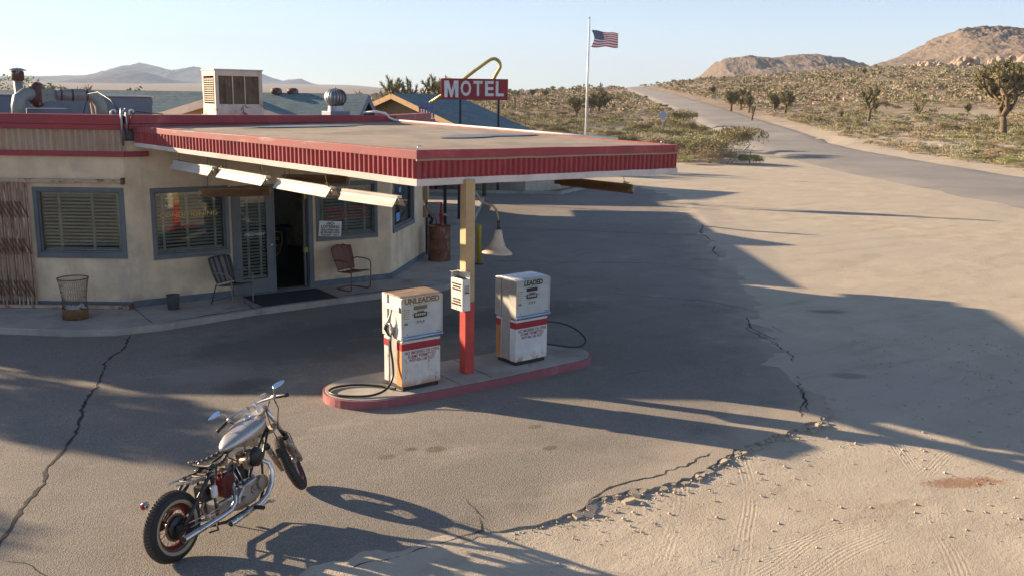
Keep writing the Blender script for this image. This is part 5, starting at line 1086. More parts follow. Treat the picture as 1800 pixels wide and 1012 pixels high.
# frame
NT_=NECK-pe*.0
fr=MB()
fr.tube([NT_-ax_*.12,NT_+ax_*.08],.030,12)
fr.tube([NT_+ax_*.03,(1.02,0,.80),(.70,0,.74),(.50,0,.70)],.020,10)
for s in(-1,1):
    fr.tube([NT_-ax_*.10+Vector((0,s*.015,0)),(1.20,s*.06,.52),(1.12,s*.10,.24),(1.04,s*.12,.165),(.55,s*.12,.155),(.34,s*.115,.20),(.0,s*.105,.325)],.0155,8)
    fr.tube([(.70,s*.02,.735),(.50,s*.06,.70),(.36,s*.10,.60),(.20,s*.108,.47),(0,s*.108,.325)],.0175,8)
    fr.tube([(.46,s*.08,.66),(.45,s*.11,.40),(.44,s*.12,.17)],.014,8)
    fr.box((0,s*.110,.325),(.12,.012,.075))
mp('frame',fr,MT['frameblk'])
for s in(-1,1):
    b=MB(); b.tube([(.36,s*.125,.66),(.26,s*.13,.56),(.12,s*.13,.43),(.02,s*.128,.335)],[.012,.016,.018,.022],8); mp('strut',b,MT['frameblk'])
# tank
def ring(x,w,zc,hb,ht,n=22):
    out=[]
    for k in range(n):
        a=2*math.pi*k/n; c,s=math.cos(a),math.sin(a); e=.72
        yy=w*math.copysign(abs(c)**e,c); zz=(ht if s>0 else hb)*math.copysign(abs(s)**(.85 if s>0 else .6),s); out.append((x,yy*(1-.18*max(0,-s)),zc+zz))
    return out
TZ=[(.655,.012,.800,.015,.014),(.68,.045,.806,.030,.034),(.75,.080,.822,.048,.055),(.85,.110,.845,.068,.072),(.97,.132,.875,.088,.082),(1.08,.138,.900,.098,.082),(1.17,.128,.918,.098,.074),(1.225,.098,.925,.080,.056),(1.245,.05,.925,.045,.03),(1.25,.015,.925,.015,.01)]
b=MB(); b.loft([ring(t[0],t[1]*1.16,t[2],t[3]*1.05,t[4]*1.12) for t in TZ]); tk=mp('tank',b,MT['tank']); md=tk.modifiers.new('Subsurf','SUBSURF'); md.levels=1; md.render_levels=1
b=MB(); b.lathe([(.0,.03),(.026,.03),(.035,.02),(.036,.0),(.03,-.01)],18,Matrix.Translation((1.10,.02,.985))@Matrix.Rotation(R(-6),4,'Y')); mp('fuel_cap',b,MT['chrome'],tk)
# saddle with scalloped skirt and springs
def sd_(u,v):
    w=.055+.115*(1-v)**.8*(1 if v>.06 else .8); x=.36+.33*v; e=(u-.5)*2
    return (x,e*w,.735+.045*(1-v)**2*.3+.02*abs(e)**3-.028*math.sin(v*math.pi)+(.012*math.sin(v*40) if abs(e)>.98 else 0)+.02*v)
b=MB(); b.grid(14,26,sd_); mp('saddle',b,MT['leather'],solid=.022)
for s in(-1,1):
    b=MB(); b.tube([(.40+.022*math.cos(t),s*.08+.022*math.sin(t),.635+.0125*t/1.57*.8) for t in np.linspace(0,6*math.pi,50)],.0045,5); mp('spring',b,MT['chrome'])
# rear light bracket, chain of small hardware over the wheel
for s in(-1,1):
    b=MB(); b.tube([(.45,s*.07,.66),(.30,s*.075,.675),(.12,s*.07,.685),(.0,s*.05,.70)],.009,6); mp('rear_rail',b,MT['chrome'])
b=MB(); b.tube([(.30,-.08,.67),(.30,.08,.67)],.008,6); b.tube([(.14,-.08,.68),(.14,.08,.68)],.008,6); b.bx(.18,.34,-.06,.06,.635,.665); b.bx(.36,.44,-.05,.07,.60,.67); mp('rear_bracket',b,MT['dirtyalloy'],bevel=.004)
b=MB(); b.tube([(.02,.10,.34),(-.10,.13,.46),(-.14,.14,.55)],.007,6); tl=mp('taillight_stem',b,MT['chrome']); b=MB(); b.lathe([(0,.03),(.03,.028),(.036,.0),(.028,-.03),(0,-.045)],16,Matrix.Translation((-.15,.14,.57))@Matrix.Rotation(R(-90),4,'Y')); mp('taillight',b,MT['chrome'],tl); b=MB(); b.lathe([(0,.042),(.02,.038),(.03,.029),(0,.029)],16,Matrix.Translation((-.15,.14,.57))@Matrix.Rotation(R(-90),4,'Y')); mp('lens',b,MT['taillens'],tl)
# engine
EX=.85
b=MB(); b.prism([(.63,.20),(.60,.30),(.66,.42),(.80,.46),(1.0,.44),(1.08,.34),(1.06,.22),(.95,.17),(.75,.16)],-.075,.085,frame((0,0,0),(1,0,0),(0,0,1),(0,-1,0))); eng=mp('engine',b,MT['alloy'],bevel=.018)
gc=MB(); gc.prism([(.66,.25),(.68,.34),(.78,.42),(.95,.44),(1.06,.40),(1.09,.32),(1.03,.25),(.85,.21)],.075,.135,frame((0,0,0),(1,0,0),(0,0,1),(0,-1,0))); mp('gear_case',gc,MT['alloy'],eng,bevel=.022)
for q,r0,l in (((1.02,-.10,.36),.075,.065),((.90,-.13,.33),.045,.02),((.74,-.13,.29),.03,.02)):
    gc=MB(); gc.cyl(q,(q[0],q[1]-l,q[2]),r0,n=20); mp('cam_cover',gc,MT['dirtyalloy'],eng,bevel=.006)
gc=MB(); gc.cyl((1.06,-.04,.33),(1.15,-.04,.33),.05,n=16); mp('generator',gc,MT['engblack'],eng,bevel=.008)
gc=MB(); gc.bx(.44,.66,-.10,.08,.20,.36); mp('gearbox',gc,MT['alloy'],eng,bevel=.025)
for k,(a,x0) in enumerate(((22.5,.90),(-22.5,.79))):
    T=Matrix.Translation((x0,0,.42))@Matrix.Rotation(R(a),4,'Y')
    cy=MB(); cy.cyl((0,0,0),(0,0,.17),.05,n=18,M=T)
    for i in range(9): cy.cyl((0,0,.012+.0175*i),(0,0,.020+.0175*i),.078,n=20,M=T)
    c_=mp('cylinder',cy,MT['engblack'],eng)
    hd=MB(); hd.box((0,0,.20),(.14,.13,.05),T); 
    for i in range(3): hd.box((0,0,.185+.018*i),(.165,.155,.006),T)
    hd.box((0,0,.245),(.12,.10,.04),T); mp('head',hd,MT['dirtyalloy'],eng,bevel=.006)
    for s in(-.03,.03):
        pr_=MB(); pr_.tube([T@Vector((s*.7,-.092,-.03)),T@Vector((s,-.085,.20))],.0085,8); mp('pushrod_tube',pr_,MT['chrome'],eng)
ac_=MB(); ac_.lathe([(0,.055),(.05,.052),(.075,.035),(.08,.0),(.07,-.02),(0,-.02)],24,Matrix.Translation((.93,-.17,.66))@Matrix.Rotation(R(90),4,'X')@Matrix.Diagonal((1.05,1.25,1,1))); mp('air_cleaner',ac_,MT['engblack'],eng)
cb_=MB(); cb_.tube([(.88,-.03,.62),(.88,-.16,.64)],.03,10); cb_.box((.86,-.12,.60),(.06,.06,.09)); mp('carburettor',cb_,MT['dirtyalloy'],eng)
ot=MB(); ot.prism([(.47,.40),(.47,.60),(.52,.63),(.62,.62),(.64,.56),(.63,.42),(.58,.39)],.045,.16,frame((0,0,0),(1,0,0),(0,0,1),(0,-1,0))); mp('oil_tank',ot,MT['oilred'],bevel=.02)
ot=MB(); ot.cyl((.55,-.10,.62),(.55,-.10,.65),.025,n=14); mp('oil_cap',ot,MT['chrome'])
ot=MB(); ot.bx(.33,.44,-.05,.09,.40,.55); mp('battery',ot,MT['engblack'],bevel=.008)
ot=MB(); ot.lathe([(0,.0),(.03,0),(.034,.02),(.034,.10),(.02,.12),(0,.12)],16,Matrix.Translation((.40,-.10,.44))); mp('regulator',ot,MT['pumpwhite'])
pm=MB(); pm.prism([(.42,.22),(.40,.30),(.45,.38),(.60,.40),(.98,.42),(1.06,.34),(1.02,.24),(.9,.20),(.55,.19)],-.145,-.085,frame((0,0,0),(1,0,0),(0,0,1),(0,-1,0))); mp('primary_cover',pm,MT['alloy'],bevel=.02)
ch=MB(); ch.tube([(.52,.10,.34),(.0,.085,.455)],.009,5); ch.tube([(.52,.10,.24),(.0,.085,.20)],.009,5); mp('chain',ch,MT['wirerust'])
lk=MB(); lk.tube([(.56,-.135,.335),(.30,-.14,.335),(.05,-.135,.35)],.005,5); lk.box((.30,-.14,.31),(.05,.03,.06)); lk.tube([(.56,-.13,.30),(.08,-.135,.30)],.004,5); mp('brake_rod',lk,MT['steel'])
b=MB(); b.box((.85,0,.50),(.26,.13,.20)); b.box((.98,.02,.62),(.16,.10,.14)); b.box((.60,0,.50),(.10,.14,.22)); mp('dark_filler',b,MT['engblack'],eng,bevel=.02)  # black boxes added to darken the gaps round the cylinders
# exhaust pipes on the right side
b=MB(); b.tube([(1.0,-.05,.58),(1.10,-.11,.60),(1.17,-.17,.53),(1.185,-.19,.44),(1.15,-.20,.33),(1.06,-.205,.24),(.92,-.21,.195),(.60,-.215,.17),(.50,-.215,.165)],[.023,.024,.025,.026,.026,.026,.027,.029,.030],12); mp('exhaust_pipe',b,MT['chrome'])
b=MB(); b.tube([(.72,-.05,.60),(.68,-.12,.55),(.655,-.17,.42),(.62,-.19,.33),(.54,-.20,.285),(.40,-.21,.28),(-.10,-.225,.27)],[.022,.023,.024,.024,.025,.027,.031],12); mp('exhaust_pipe',b,MT['chrome'])
for p,d in (((.50,-.215,.165),(-1,0,-.05)),((-.10,-.225,.27),(-1,-.02,-.02))):
    b=MB(); q=Vector(p); d=Vector(d); b.tube([q-d*.004,q+d*.002],.0265,12); mp('exhaust_bore',b,MT['blackplastic'])
b=MB(); b.tube([(.42,-.12,.2),(.35,-.20,.17),(.22,-.215,.20)],.009,6); b.tube([(.10,-.11,.3),(.02,-.21,.26)],.009,6); mp('exhaust_bracket',b,MT['frameblk'])
for s in(-1,1):
    b=MB(); b.tube([(.84,s*.12,.19),(.84,s*.25,.20)],.010,8); pgs=mp('peg_mount',b,MT['chrome']); b=MB(); b.tube([(.84,s*.23,.20),(.84,s*.34,.205)],[.022,.020],10); mp('foot_peg',b,MT['blackrub'],pgs)
b=MB(); b.tube([(.84,-.2,.20),(.92,-.24,.17),(1.02,-.25,.19)],.008,6); b.box((1.03,-.27,.19),(.05,.07,.015)); mp('brake_pedal',b,MT['steel'])
b=MB(); b.tube([(.80,.13,.16),(.78,.26,.06),(.77,.33,.068)],.010,8); mp('kickstand',b,MT['frameblk'])
b=MB(); b.tube([(.62,-.14,.30),(.58,-.20,.42),(.56,-.23,.50)],.011,8); b.tube([(.56,-.23,.50),(.56,-.31,.50)],.015,8); mp('kickstarter',b,MT['chrome'])
for k,P in enumerate([[(1.0,-.02,.80),(.9,-.06,.70),(.78,-.07,.66),(.70,-.03,.72)],[(.62,.06,.68),(.60,-.08,.60),(.66,-.1,.45)],[(.55,-.02,.70),(.45,-.10,.62),(.36,-.08,.55)],[(.50,.06,.68),(.36,.1,.66),(.2,.06,.69)],[(.72,-.06,.64),(.66,-.11,.58),(.60,-.12,.46)]]):
    b=MB(); b.tube(P,.007,6); mp('hose',b,MT['blackrub'])
for p,sz in (((.98,.0,.77),(.08,.10,.06)),((.62,-.02,.70),(.10,.09,.06)),((.70,-.07,.52),(.05,.04,.09)),((1.12,0,.74),(.07,.08,.1))):
    b=MB(); b.box(p,sz); mp('bracket',b,MT['dirtyalloy'],bevel=.008)

for o in list(mc.children):
    if o.name.split('.')[0] in ('tank','saddle','spring','engine','primary_cover','oil_tank','oil_cap','battery','regulator','carburettor','hose','bracket','kickstarter','rear_bracket','rear_rail'): o.location.x+=.06
# ------------------------------------------------------------------ buildings and signs behind (survey axes X right, Y away)
FX=Vector((CT,-ST,0)); FY=Vector((ST,CT,0))
def cthing(name,label,cat,X,Y,z=None,group=None):
    x,y=c2w(X,Y); return thing(name,label,cat,(x,y,H(X,Y)-.05 if z is None else z),-TH,group)     # children use survey axes
# porch wing between the shop and the motel
pw=cthing('porch_wing','low flat roofed wing with open porch on thin dark posts behind the shop','building',-3.7,31,.0)
def L_(X,Y): return (X+3.7,Y-31)
b=MB(); x0,y0=L_(-9,25.5); x1,y1=L_(-4.3,33.0); b.bx(x0,x1,y0,y1,.0,2.41); b.build('wall',MT['housewall'],pw)
b=MB(); x0,y0=L_(-9,24.6); x1,y1=L_(-1.75,38.6); b.bx(-1.9,x1,y0,y1,2.42,2.60); b.bx(x0,-1.9,y0,2.0,2.42,2.60); b.build('porch_roof',MT['tarroof'],pw)
for X,Y in ((-2.27,24.25),(-2.1,28.8),(-1.83,31.6),(-1.8,37.8)):
    a=L_(X,Y); b=MB(); b.bx(a[0]-.05,a[0]+.05,a[1]-.05,a[1]+.05,.12,2.42); b.build('post',MT['darkpost'],pw)
def gabled(name,label,X0,Y0,ang,w,d,he,hr,over,roofm,wallm,fascia,grp=None,wins=True):
    """gabled cabin: ridge runs along local y; gable faces -y"""
    t=cthing(name,label,'building',X0,Y0,0,grp); t.rotation_euler=(0,0,-TH+ang)
    b=MB(); b.bx(-w/2,w/2,0,d,0,he); b.build('wall',wallm,t)
    b=MB(); b.add([(-w/2,.0,he),(w/2,.0,he),(0,.0,hr-.06)],[(0,1,2)]); b.add([(-w/2,d,he),(w/2,d,he),(0,d,hr-.06)],[(0,2,1)]); b.build('gable',MT['gablewall'],t,solid=.04)
    s=(hr-he)/(w/2); e=w/2+over; r=MB()
    for q in(-1,1): 
        r.add([(0,-over,hr),(q*e,-over,hr-s*e),(q*e,d+over,hr-s*e),(0,d+over,hr),(0,-over,hr-.09),(q*e,-over,hr-s*e-.09),(q*e,d+over,hr-s*e-.09),(0,d+over,hr-.09)],[(0,1,2,3),(7,6,5,4),(0,4,5,1),(1,5,6,2),(2,6,7,3)])
    r.build('roof',roofm,t)
    for q in(-1,1):
        f=MB(); f.beam((0,-over-.02,hr-.13),(q*e,-over-.02,hr-s*e-.13),.035,.24,up=(0,0,1)); f.build('fascia_board',fascia,t)
    if wins:
        for x in(-w*.25,w*.25):
            f=MB(); f.bx(x-.45,x+.45,-.03,.03,.95,1.95); wn=f.build('window',MT['whiteboard'],t); g=MB(); g.bx(x-.38,x+.38,-.035,-.031,1.02,1.88); g.build('pane',MT['glass'],wn)
    return t
# long cabin with blue shingles, its ridge across the view
gA=gabled('motel_cabin','motel cabin with long blue green shingle roof behind the cooler and turbine vent',-9.2,33.0,R(90)+R(-4),6.0,9.0,2.75,4.2,.45,MT['shingleblue'],MT['housewall'],MT['roofblue'])
gA.location=(*c2w(-5.55,33.2),0)
gS=gabled('motel_cabin','small white trimmed cabin gable just right of the roof cooler',-9.3,30.4,R(0),6.0,2.2,3.2,4.12,.3,MT['shingleblue'],MT['housewall'],MT['whiteboard'])
gG=gabled('motel_cabin','grey green shingle roofed cabin left of the roof cooler',-9.9,35.5,R(90)+R(2),6.0,9.5,2.7,4.15,.4,MT['shinglegray'],MT['housewall'],MT['whiteboard'])
gB=gabled('motel_cabin','motel cabin with orange fascia gable and blue roof sloping down beside the motel sign',-5.55,46.0,R(-36),15.0,3.6,1.75,4.25,.55,MT['shingleblue'],MT['housewall'],MT['orangewood'])
for X,Y,z,lab in ((-8.3,33.3,4.16,'rusty round roof vent on the blue cabin ridge beside the cooler'),(-7.75,33.4,4.16,'rusty drum shaped roof vent on the blue cabin ridge between cooler and turbine')):
    t=cthing('ridge_vent',lab,'roof vent',X,Y,z,'rusty vents on the blue cabin ridge'); b=MB(); b.lathe([(0,0),(.15,0),(.19,.03),(.20,.10),(.18,.16),(.12,.20),(0,.21)],16); b.build('body',MT['ductrust'],t)
mw=cthing('shade_wing','low flat roofed wing added behind the porch to shade the yard','building',-9.4,45.5,0); b=MB(); b.bx(-5.6,5.6,-4.5,4.5,0,2.82); b.build('wall',MT['housewall'],mw); b=MB(); b.bx(-5.75,5.75,-4.65,4.65,2.82,3.0); b.build('roof',MT['tarroof'],mw); b=MB(); b.bx(5.6,5.63,-3.2,-2.2,.0,2.05); b.build('door',MT['redpaint'],mw); b=MB(); b.bx(5.6,5.63,-1.2,.6,.9,2.0); wn=b.build('window',MT['whiteboard'],mw); b=MB(); b.bx(5.632,5.64,-1.1,.5,1.0,1.9); b.build('pane',MT['glass'],wn)  # mostly hidden block, added so its shadow darkens the yard
# pickets of a small sign or pen standing on the roof edge
pk=cthing('picket_screen','weathered blue purple picket screen standing on the porch roof behind the red parapet','picket screen',-3.25,35.2,2.60)
for k in range(6):
    b=MB(); x=-.25+.10*k; hh=1.38+.05*math.sin(k*2.2); b.add([(x-.035,0,0),(x+.035,0,0),(x+.035,0,hh-.05),(x,0,hh),(x-.035,0,hh-.05)],[(0,1,2,3,4)]); b.build('picket',MT['purple'],pk,solid=.025)
b=MB(); b.bx(-.3,.3,.014,.04,.35,.43); b.build('rail',MT['purple'],pk); b=MB(); b.bx(-.3,.3,.014,.04,1.1,1.18); b.build('rail',MT['purple'],pk)
# bench, red posts and white wall across the yard, seen under the canopy
yw=cthing('yard_wall','low white wall with red stripe at the back of the yard','wall',-1.5,46.5,0); b=MB(); b.bx(-5,2.6,0,.2,0,1.5); b.build('wall',MT['housewall'],yw); b=MB(); b.bx(-5,2.6,-.012,.0,.9,1.1); b.build('stripe',MT['red'],yw)
kb=cthing('kerb','low concrete kerb bounding the yard corner','kerb',-1.0,41.5,0.0); b=MB(); b.prism([(-4,0),(3.0,0),(4.6,3.5),(4.75,3.45),(3.1,-.15),(-4,-.15)],0,.13); b.build('body',MT['concrete'],kb); kb['kind']='structure'; del kb['category']
for k,(X,Y) in enumerate(((-3.45,41.9),)):
    t=cthing('guard_post','short red guard post in the yard beyond the porch posts','post',X,Y,0); b=MB(); b.lathe([(0,0),(.07,0),(.07,1.0),(0,1.05)],12); b.build('pipe',MT['redpaint'],t)
pt_=cthing('yard_bench','dark slatted bench on the yard kerb behind the tan post','bench',-1.25,43.6,0)
for nm,bb in (('seat',(-.75,.75,-.2,.25,.42,.46)),('backrest',(-.75,.75,.25,.29,.46,.85)),('leg',(-.7,-.64,-.2,.25,0,.42)),('leg',(.64,.7,-.2,.25,0,.42))):
    b=MB(); b.bx(*bb); b.build(nm,MT['darkpost'],pt_)
# ------------------------------------------------------------------ MOTEL sign
ms=cthing('motel_sign','red MOTEL sign board with yellow bent loop on two dark posts','sign',-1.78,42,0); ms.rotation_euler=(0,0,-TH+R(-4))
b=MB(); b.bx(-1.47,1.47,-.11,.11,4.03,4.93); bd=b.build('sign_board',MT['motelred'],ms,bevel=.02)
for i,chx in enumerate('MOTEL'):
    if i==0:
        q=MB(); q.prism([(-.31,-.36),(-.17,-.36),(-.165,.08),(-.04,-.36),(.04,-.36),(.165,.08),(.17,-.36),(.31,-.36),(.31,.36),(.12,.36),(0,-.08),(-.12,.36),(-.31,.36)],-.012,.012,front(-1.0,-.125,4.48)); q.build('lettering',MT['motelwhite'],bd,fix=False); continue
    wd=(.62,.46,.40,.38,.36)[i]; x=(-1.0,-.36,.17,.65,1.10)[i]
    lettering('lettering',chx,front(x,-.125,4.48),.88,MT['motelwhite'],bd,wd,ext=.012,off=(.004 if chx=='M' else .022))
for x in(-.62,1.07):
    b=MB(); b.bx(x-.045,x+.045,-.05,.05,0,4.03); b.build('post',MT['darkpost'],ms)
b=MB(); P=[(-1.98,.0,3.86),(-1.2,.0,4.35),(-.45,.0,4.93),(.0,.0,5.27),(.60,.0,5.70)]
cx,cz,rr=.83,5.50,.29
P+=[(cx+rr*math.cos(a),0,cz+rr*math.sin(a)) for a in np.linspace(R(125),R(-32),12)]+[(.90,0,5.05),(.80,0,4.85)]
b.tube(P,.075,10); b.build('loop',MT['gold'],ms)
b=MB(); b.tube([(-.62,-.05,2.95),(.2,-.25,2.8),(1.07,-.05,2.55)],.03,6); b.build('brace',MT['darkpost'],ms)
b=MB(); b.bx(-.25,.05,-.35,-.15,2.75,2.95); b.build('lamp',MT['blackplastic'],ms)
# flagpole and flag
fp=cthing('flagpole','tall white flagpole rising behind the canopy','flagpole',4.12,55,-.05); b=MB(); b.tube([(0,0,0),(.0,0,4.4),(0.02,0,8.62)],[.060,.052,.036],12); b.build('pole',MT['polewhite'],fp); b=MB(); b.lathe([(0,0),(.05,.02),(.055,.06),(0,.11)],10,Matrix.Translation((.02,0,8.62))); b.build('finial',MT['gooseneck'],fp)
b=MB(); b.tube([(.09,-.03,1.1),(.07,-.05,8.3)],.006,4); b.build('rope',MT['polewhite'],fp)
fgl=cthing('flag','striped flag with starred blue canton blowing out from the pole','flag',4.25,54.97,-.05)
fg=MB(); FW,FHt,z1=1.52,.93,8.0
def fpt(u,v):  # v from top
    x=.10+u*FW*.96+.10*math.sin(v*math.pi)*(1-u); z=z1-v*FHt-.13*u*(1-v)**1.2*1.3+.03*math.sin(u*9+v*3)+.05*u*math.sin(v*3.1); y=.14*math.sin(u*7.5+v*1.6)*(.25+u)
    x-=.06*abs(v-.5)*2*(1-u)*1.2
    return (x,y,z)
for i in range(13):
    v0,v1=i/13,(i+1)/13
    u0=.40 if i<7 else 0
    fg.grid(26,2,lambda u,v,v0=v0,v1=v1,u0=u0: fpt(u0+(1-u0)*u,v0+(v1-v0)*v),None,0 if i%2==0 else 1)
fg.grid(14,10,lambda u,v: fpt(.40*u,7/13*v),None,2)
fl_o=fg.build('cloth',[MT['flagred'],MT['flagwhite'],MT['flagblue']],fgl,solid=.006)
stt=MB()
for r_ in range(9):
    for c_ in range(6 if r_%2==0 else 5):
        u=.40*((c_+.5)/6 if r_%2==0 else (c_+1)/6); v=7/13*(r_+.75)/9.5
        for sgn in(-1,1):
            vs=[]
            for k in range(10):
                a=math.pi/2+k*math.pi/5; q=.024 if k%2==0 else .010; p=fpt(u+q*math.cos(a)/FW,v-q*math.sin(a)/FHt); vs.append((p[0],p[1]+sgn*.006,p[2]))
            stt.add(vs,[tuple(range(10))])
so_=stt.build('stars',MT['flagwhite'],fl_o)
# road sign seen from behind
rs=cthing('road_sign','diamond road sign on a thin post seen from behind beside the road','road sign',17.7,114,None); 
b=MB(); b.bx(-.04,.04,-.03,.03,0,2.1); b.build('post',MT['signback'],rs); b=MB(); q=.60; b.prism([(0,-q),(q,0),(0,q),(-q,0)],-.015,.015,frame((0,-.05,2.35),(1,0,0),(0,0,1),(0,-1,0))); b.build('sign_plate',MT['signback'],rs)
# leaning pole and stake at the edge of the scrub
lp=cthing('leaning_pole','bare grey pole leaning over in the scrub at the lot edge','pole',15.6,63.5,-.05); b=MB(); b.tube([(-1.15,0,0),(.0,.1,1.15),(.22,.1,1.35)],[.055,.05,.04],8); b.build('pole',MT['graypost'],lp)
sk2=cthing('stake_post','short upright grey stake beside the leaning pole','post',15.95,64,-.05); b=MB(); b.tube([(0,0,0),(.03,0,.95)],.045,8); b.build('post',MT['graypost'],sk2)
# ------------------------------------------------------------------ desert scrub
vr=np.random.RandomState(4)
def shrub_mesh(n,clumps,size,h,up_,sd,stem=0):
    r=np.random.RandomState(sd); V=[];F=[]
    cl=[]
    for k in range(clumps):
        a=r.uniform(0,2*np.pi); e=r.uniform(0,1)**.7; q=.78*np.sqrt(r.uniform(0.02,1)); cl.append((q*np.cos(a),q*np.sin(a),h*(.30+.62*np.sqrt(max(0,1-q*q))*r.uniform(.75,1.1)),r.uniform(.22,.40)))
    P=np.zeros((n,3))
    for i in range(n):
        c=cl[r.randint(clumps)]; d=r.normal(size=3); d/=np.linalg.norm(d); d[2]=abs(d[2])*.9 if r.uniform()<.75 else d[2]
        P[i]=np.array(c[:3])+d*c[3]*(r.uniform(.35,1)**.5)*np.array([1,1,.85*h+.2])
        P[i,2]=max(.03,P[i,2])
    for i in range(n):
        out=P[i]-np.array([0,0,.15*h]); out/=np.linalg.norm(out)+1e-6; ax=out*(1-up_)+np.array([0,0,1])*up_+r.normal(size=3)*.45; ax/=np.linalg.norm(ax)
        s=np.cross(ax,r.normal(size=3)); s/=np.linalg.norm(s)+1e-6; L=size*r.uniform(.7,1.5); w=size*r.uniform(.25,.5)
        b=P[i]; k=len(V); V+=[b-s*w,b+s*w,b+ax*L]; F.append((k,k+1,k+2))
    for k in range(stem):
        a=r.uniform(0,2*np.pi); q=r.uniform(.25,.7); e=np.array([q*np.cos(a),q*np.sin(a),h*r.uniform(.5,.85)]); s=np.array([-np.sin(a),np.cos(a),0])*.012
        j=len(V); V+=[np.array([.04*np.cos(a),.04*np.sin(a),0])-s,np.array([.04*np.cos(a),.04*np.sin(a),0])+s,e]; F.append((j,j+1,j+2))
    return np.array(V),np.array(F)
LM=['shrub_green','shrub_olive','shrub_dry','shrub_gray']
KINDS=[('shrub_green',.62,.25,'rounded pale green rabbitbrush growing in the desert scrub'),('shrub_olive',.95,.6,'upright dark olive creosote bush growing in the desert scrub'),('shrub_dry',.6,.3,'dry brown brush growing in the desert scrub'),('shrub_gray',.62,.3,'grey tan sagebrush growing in the desert scrub')]
HI=[[shrub_mesh((2600,3200,2000,2200)[i],20,.052,k[1],k[2],50+10*i+j,10) for j in range(2)] for i,k in enumerate(KINDS)]
MD=[[shrub_mesh(230,10,.13,k[1],k[2],90+10*i+j) for j in range(3)] for i,k in enumerate(KINDS)]
LO=[[shrub_mesh(34,6,.38,k[1],k[2],130+10*i+j) for j in range(3)] for i,k in enumerate(KINDS)]
def scrub_ok(X,Y):
    e=X-road_near(Y)
    if -2.6-.012*Y*0<e<RW+3.4: return False
    if e<=0:
        if X>16.6 and Y<92: return False
        if Y<63.5+.5*math.sin(X) : return X<8.8 and Y>56 and X>-2
    else:
        if Y<42: return False
    return True
SP=[]   # X,Y,size,kind
def scat(n,y0,y1,smin,smax,wts):
    k=0
    while k<n:
        Y=math.sqrt(vr.uniform(y0*y0,y1*y1)); a=vr.uniform(-.42,.66)
        if a<-.17 and Y<120: continue
        X=a*Y
        if not scrub_ok(X,Y): 
            if vr.uniform()<.5: k+=.2
            continue
        d=.8*mnoise.noise(Vector((X/26,Y/40,7)))+.6*mnoise.noise(Vector((X/8,Y/10,3)))+.4*mnoise.noise(Vector((X/3,Y/3,1)))
        if d<-.33+.0002*Y: 
            k+=.3; continue
        g=mnoise.noise(Vector((X/14,Y/14,20)))
        w=np.array(wts,float); w[0]*=1.0+3.2*max(0,g)*(1 if Y<150 else .3); w[2]*=1+2*max(0,-g); w/=w.sum()
        kd=vr.choice(4,p=w); s=vr.uniform(smin,smax)*(1.25 if kd==1 else 1)*(1+.25*g)
        SP.append((X,Y,s,int(kd))); k+=1
scat(4700,44,150,.40,.92,(.24,.12,.28,.36)); scat(7500,150,330,.55,1.2,(.07,.14,.45,.34)); scat(7500,330,640,.8,1.8,(.03,.17,.48,.32)); scat(1200,640,900,1.6,3.0,(.02,.2,.5,.28))
for (x,yb,s,kd) in ((1205,281,1.0,2),(1226,278,1.15,2),(1240,283,1.05,1),(1262,284,.9,2),(1275,270,1.25,1),(1290,283,.8,0),(1300,283,.7,2),(1216,262,1.25,0),(1185,258,1.15,0),(1196,240,1.1,1),(1170,243,1.2,0),(1180,228,1.5,1),(1200,222,1.3,1),(1160,262,1.1,3),(1252,262,1.1,3),(1235,258,1.2,0),(1285,262,1.3,1),(1302,268,1.2,1),(1318,284,.45,3),(1140,255,1.2,3),(1110,250,1.2,2),(1080,243,1.1,0),(1050,243,1.1,3)):
    yh=hrz(x)
    Y=groundY(x,yb)
    SP.append((pxa(x)*Y,Y,s*1.35,kd))
SP.sort(key=lambda q:-q[2]/q[1])
NI=290
protos={}
for i,(X,Y,s,kd) in enumerate(SP[:NI]):
    v=i%2; key=(kd,v)
    if key not in protos:
        V,F=HI[kd][v]; me=bpy.data.meshes.new('desert_shrub'); me.from_pydata(V.tolist(),[],F.tolist()); me.materials.append(MT[LM[kd]]); me.update(); protos[key]=me
    o=bpy.data.objects.new('desert_shrub',protos[key]); col.objects.link(o); x,y=c2w(X,Y); o.location=(x,y,H(X,Y)-.09); q=s*vr.uniform(.9,1.15); o.scale=(q*vr.uniform(.9,1.15),q*vr.uniform(.9,1.15),q*vr.uniform(.85,1.2)); o.rotation_euler=(0,0,vr.uniform(0,6.28))
    tag(o,KINDS[kd][3],'shrub','desert shrubs: '+KINDS[kd][3].split(' growing')[0])
VV=[];FF=[];MI=[];n0=0
for (X,Y,s,kd) in SP[NI:]:
    V,F=(MD if Y<175 else LO)[kd][vr.randint(3)]
    a=vr.uniform(0,6.28); c,sn=math.cos(a),math.sin(a); W=V*np.array([s*vr.uniform(.85,1.25),s*vr.uniform(.85,1.25),s*vr.uniform(.75,1.15)*(1 if Y<175 else .85)])
    x,y=c2w(X,Y); W=np.stack([W[:,0]*c-W[:,1]*sn+x,W[:,0]*sn+W[:,1]*c+y,W[:,2]+H(X,Y)-.09],1)
    VV.append(W);FF.append(F+n0);MI.append(np.full(len(F),kd));n0+=len(W)
def big_mesh(name,V,F,M,mats):
    me=bpy.data.meshes.new(name); me.vertices.add(len(V)); me.vertices.foreach_set('co',V.astype(np.float32).ravel()); me.loops.add(len(F)*3); me.loops.foreach_set('vertex_index',F.astype(np.int32).ravel()); me.polygons.add(len(F)); me.polygons.foreach_set('loop_start',np.arange(0,len(F)*3,3,dtype=np.int32))
    for m in mats: me.materials.append(m)
    me.polygons.foreach_set('material_index',M.astype(np.int32)); me.update(calc_edges=True); me.validate()
    o=bpy.data.objects.new(name,me); col.objects.link(o); return o
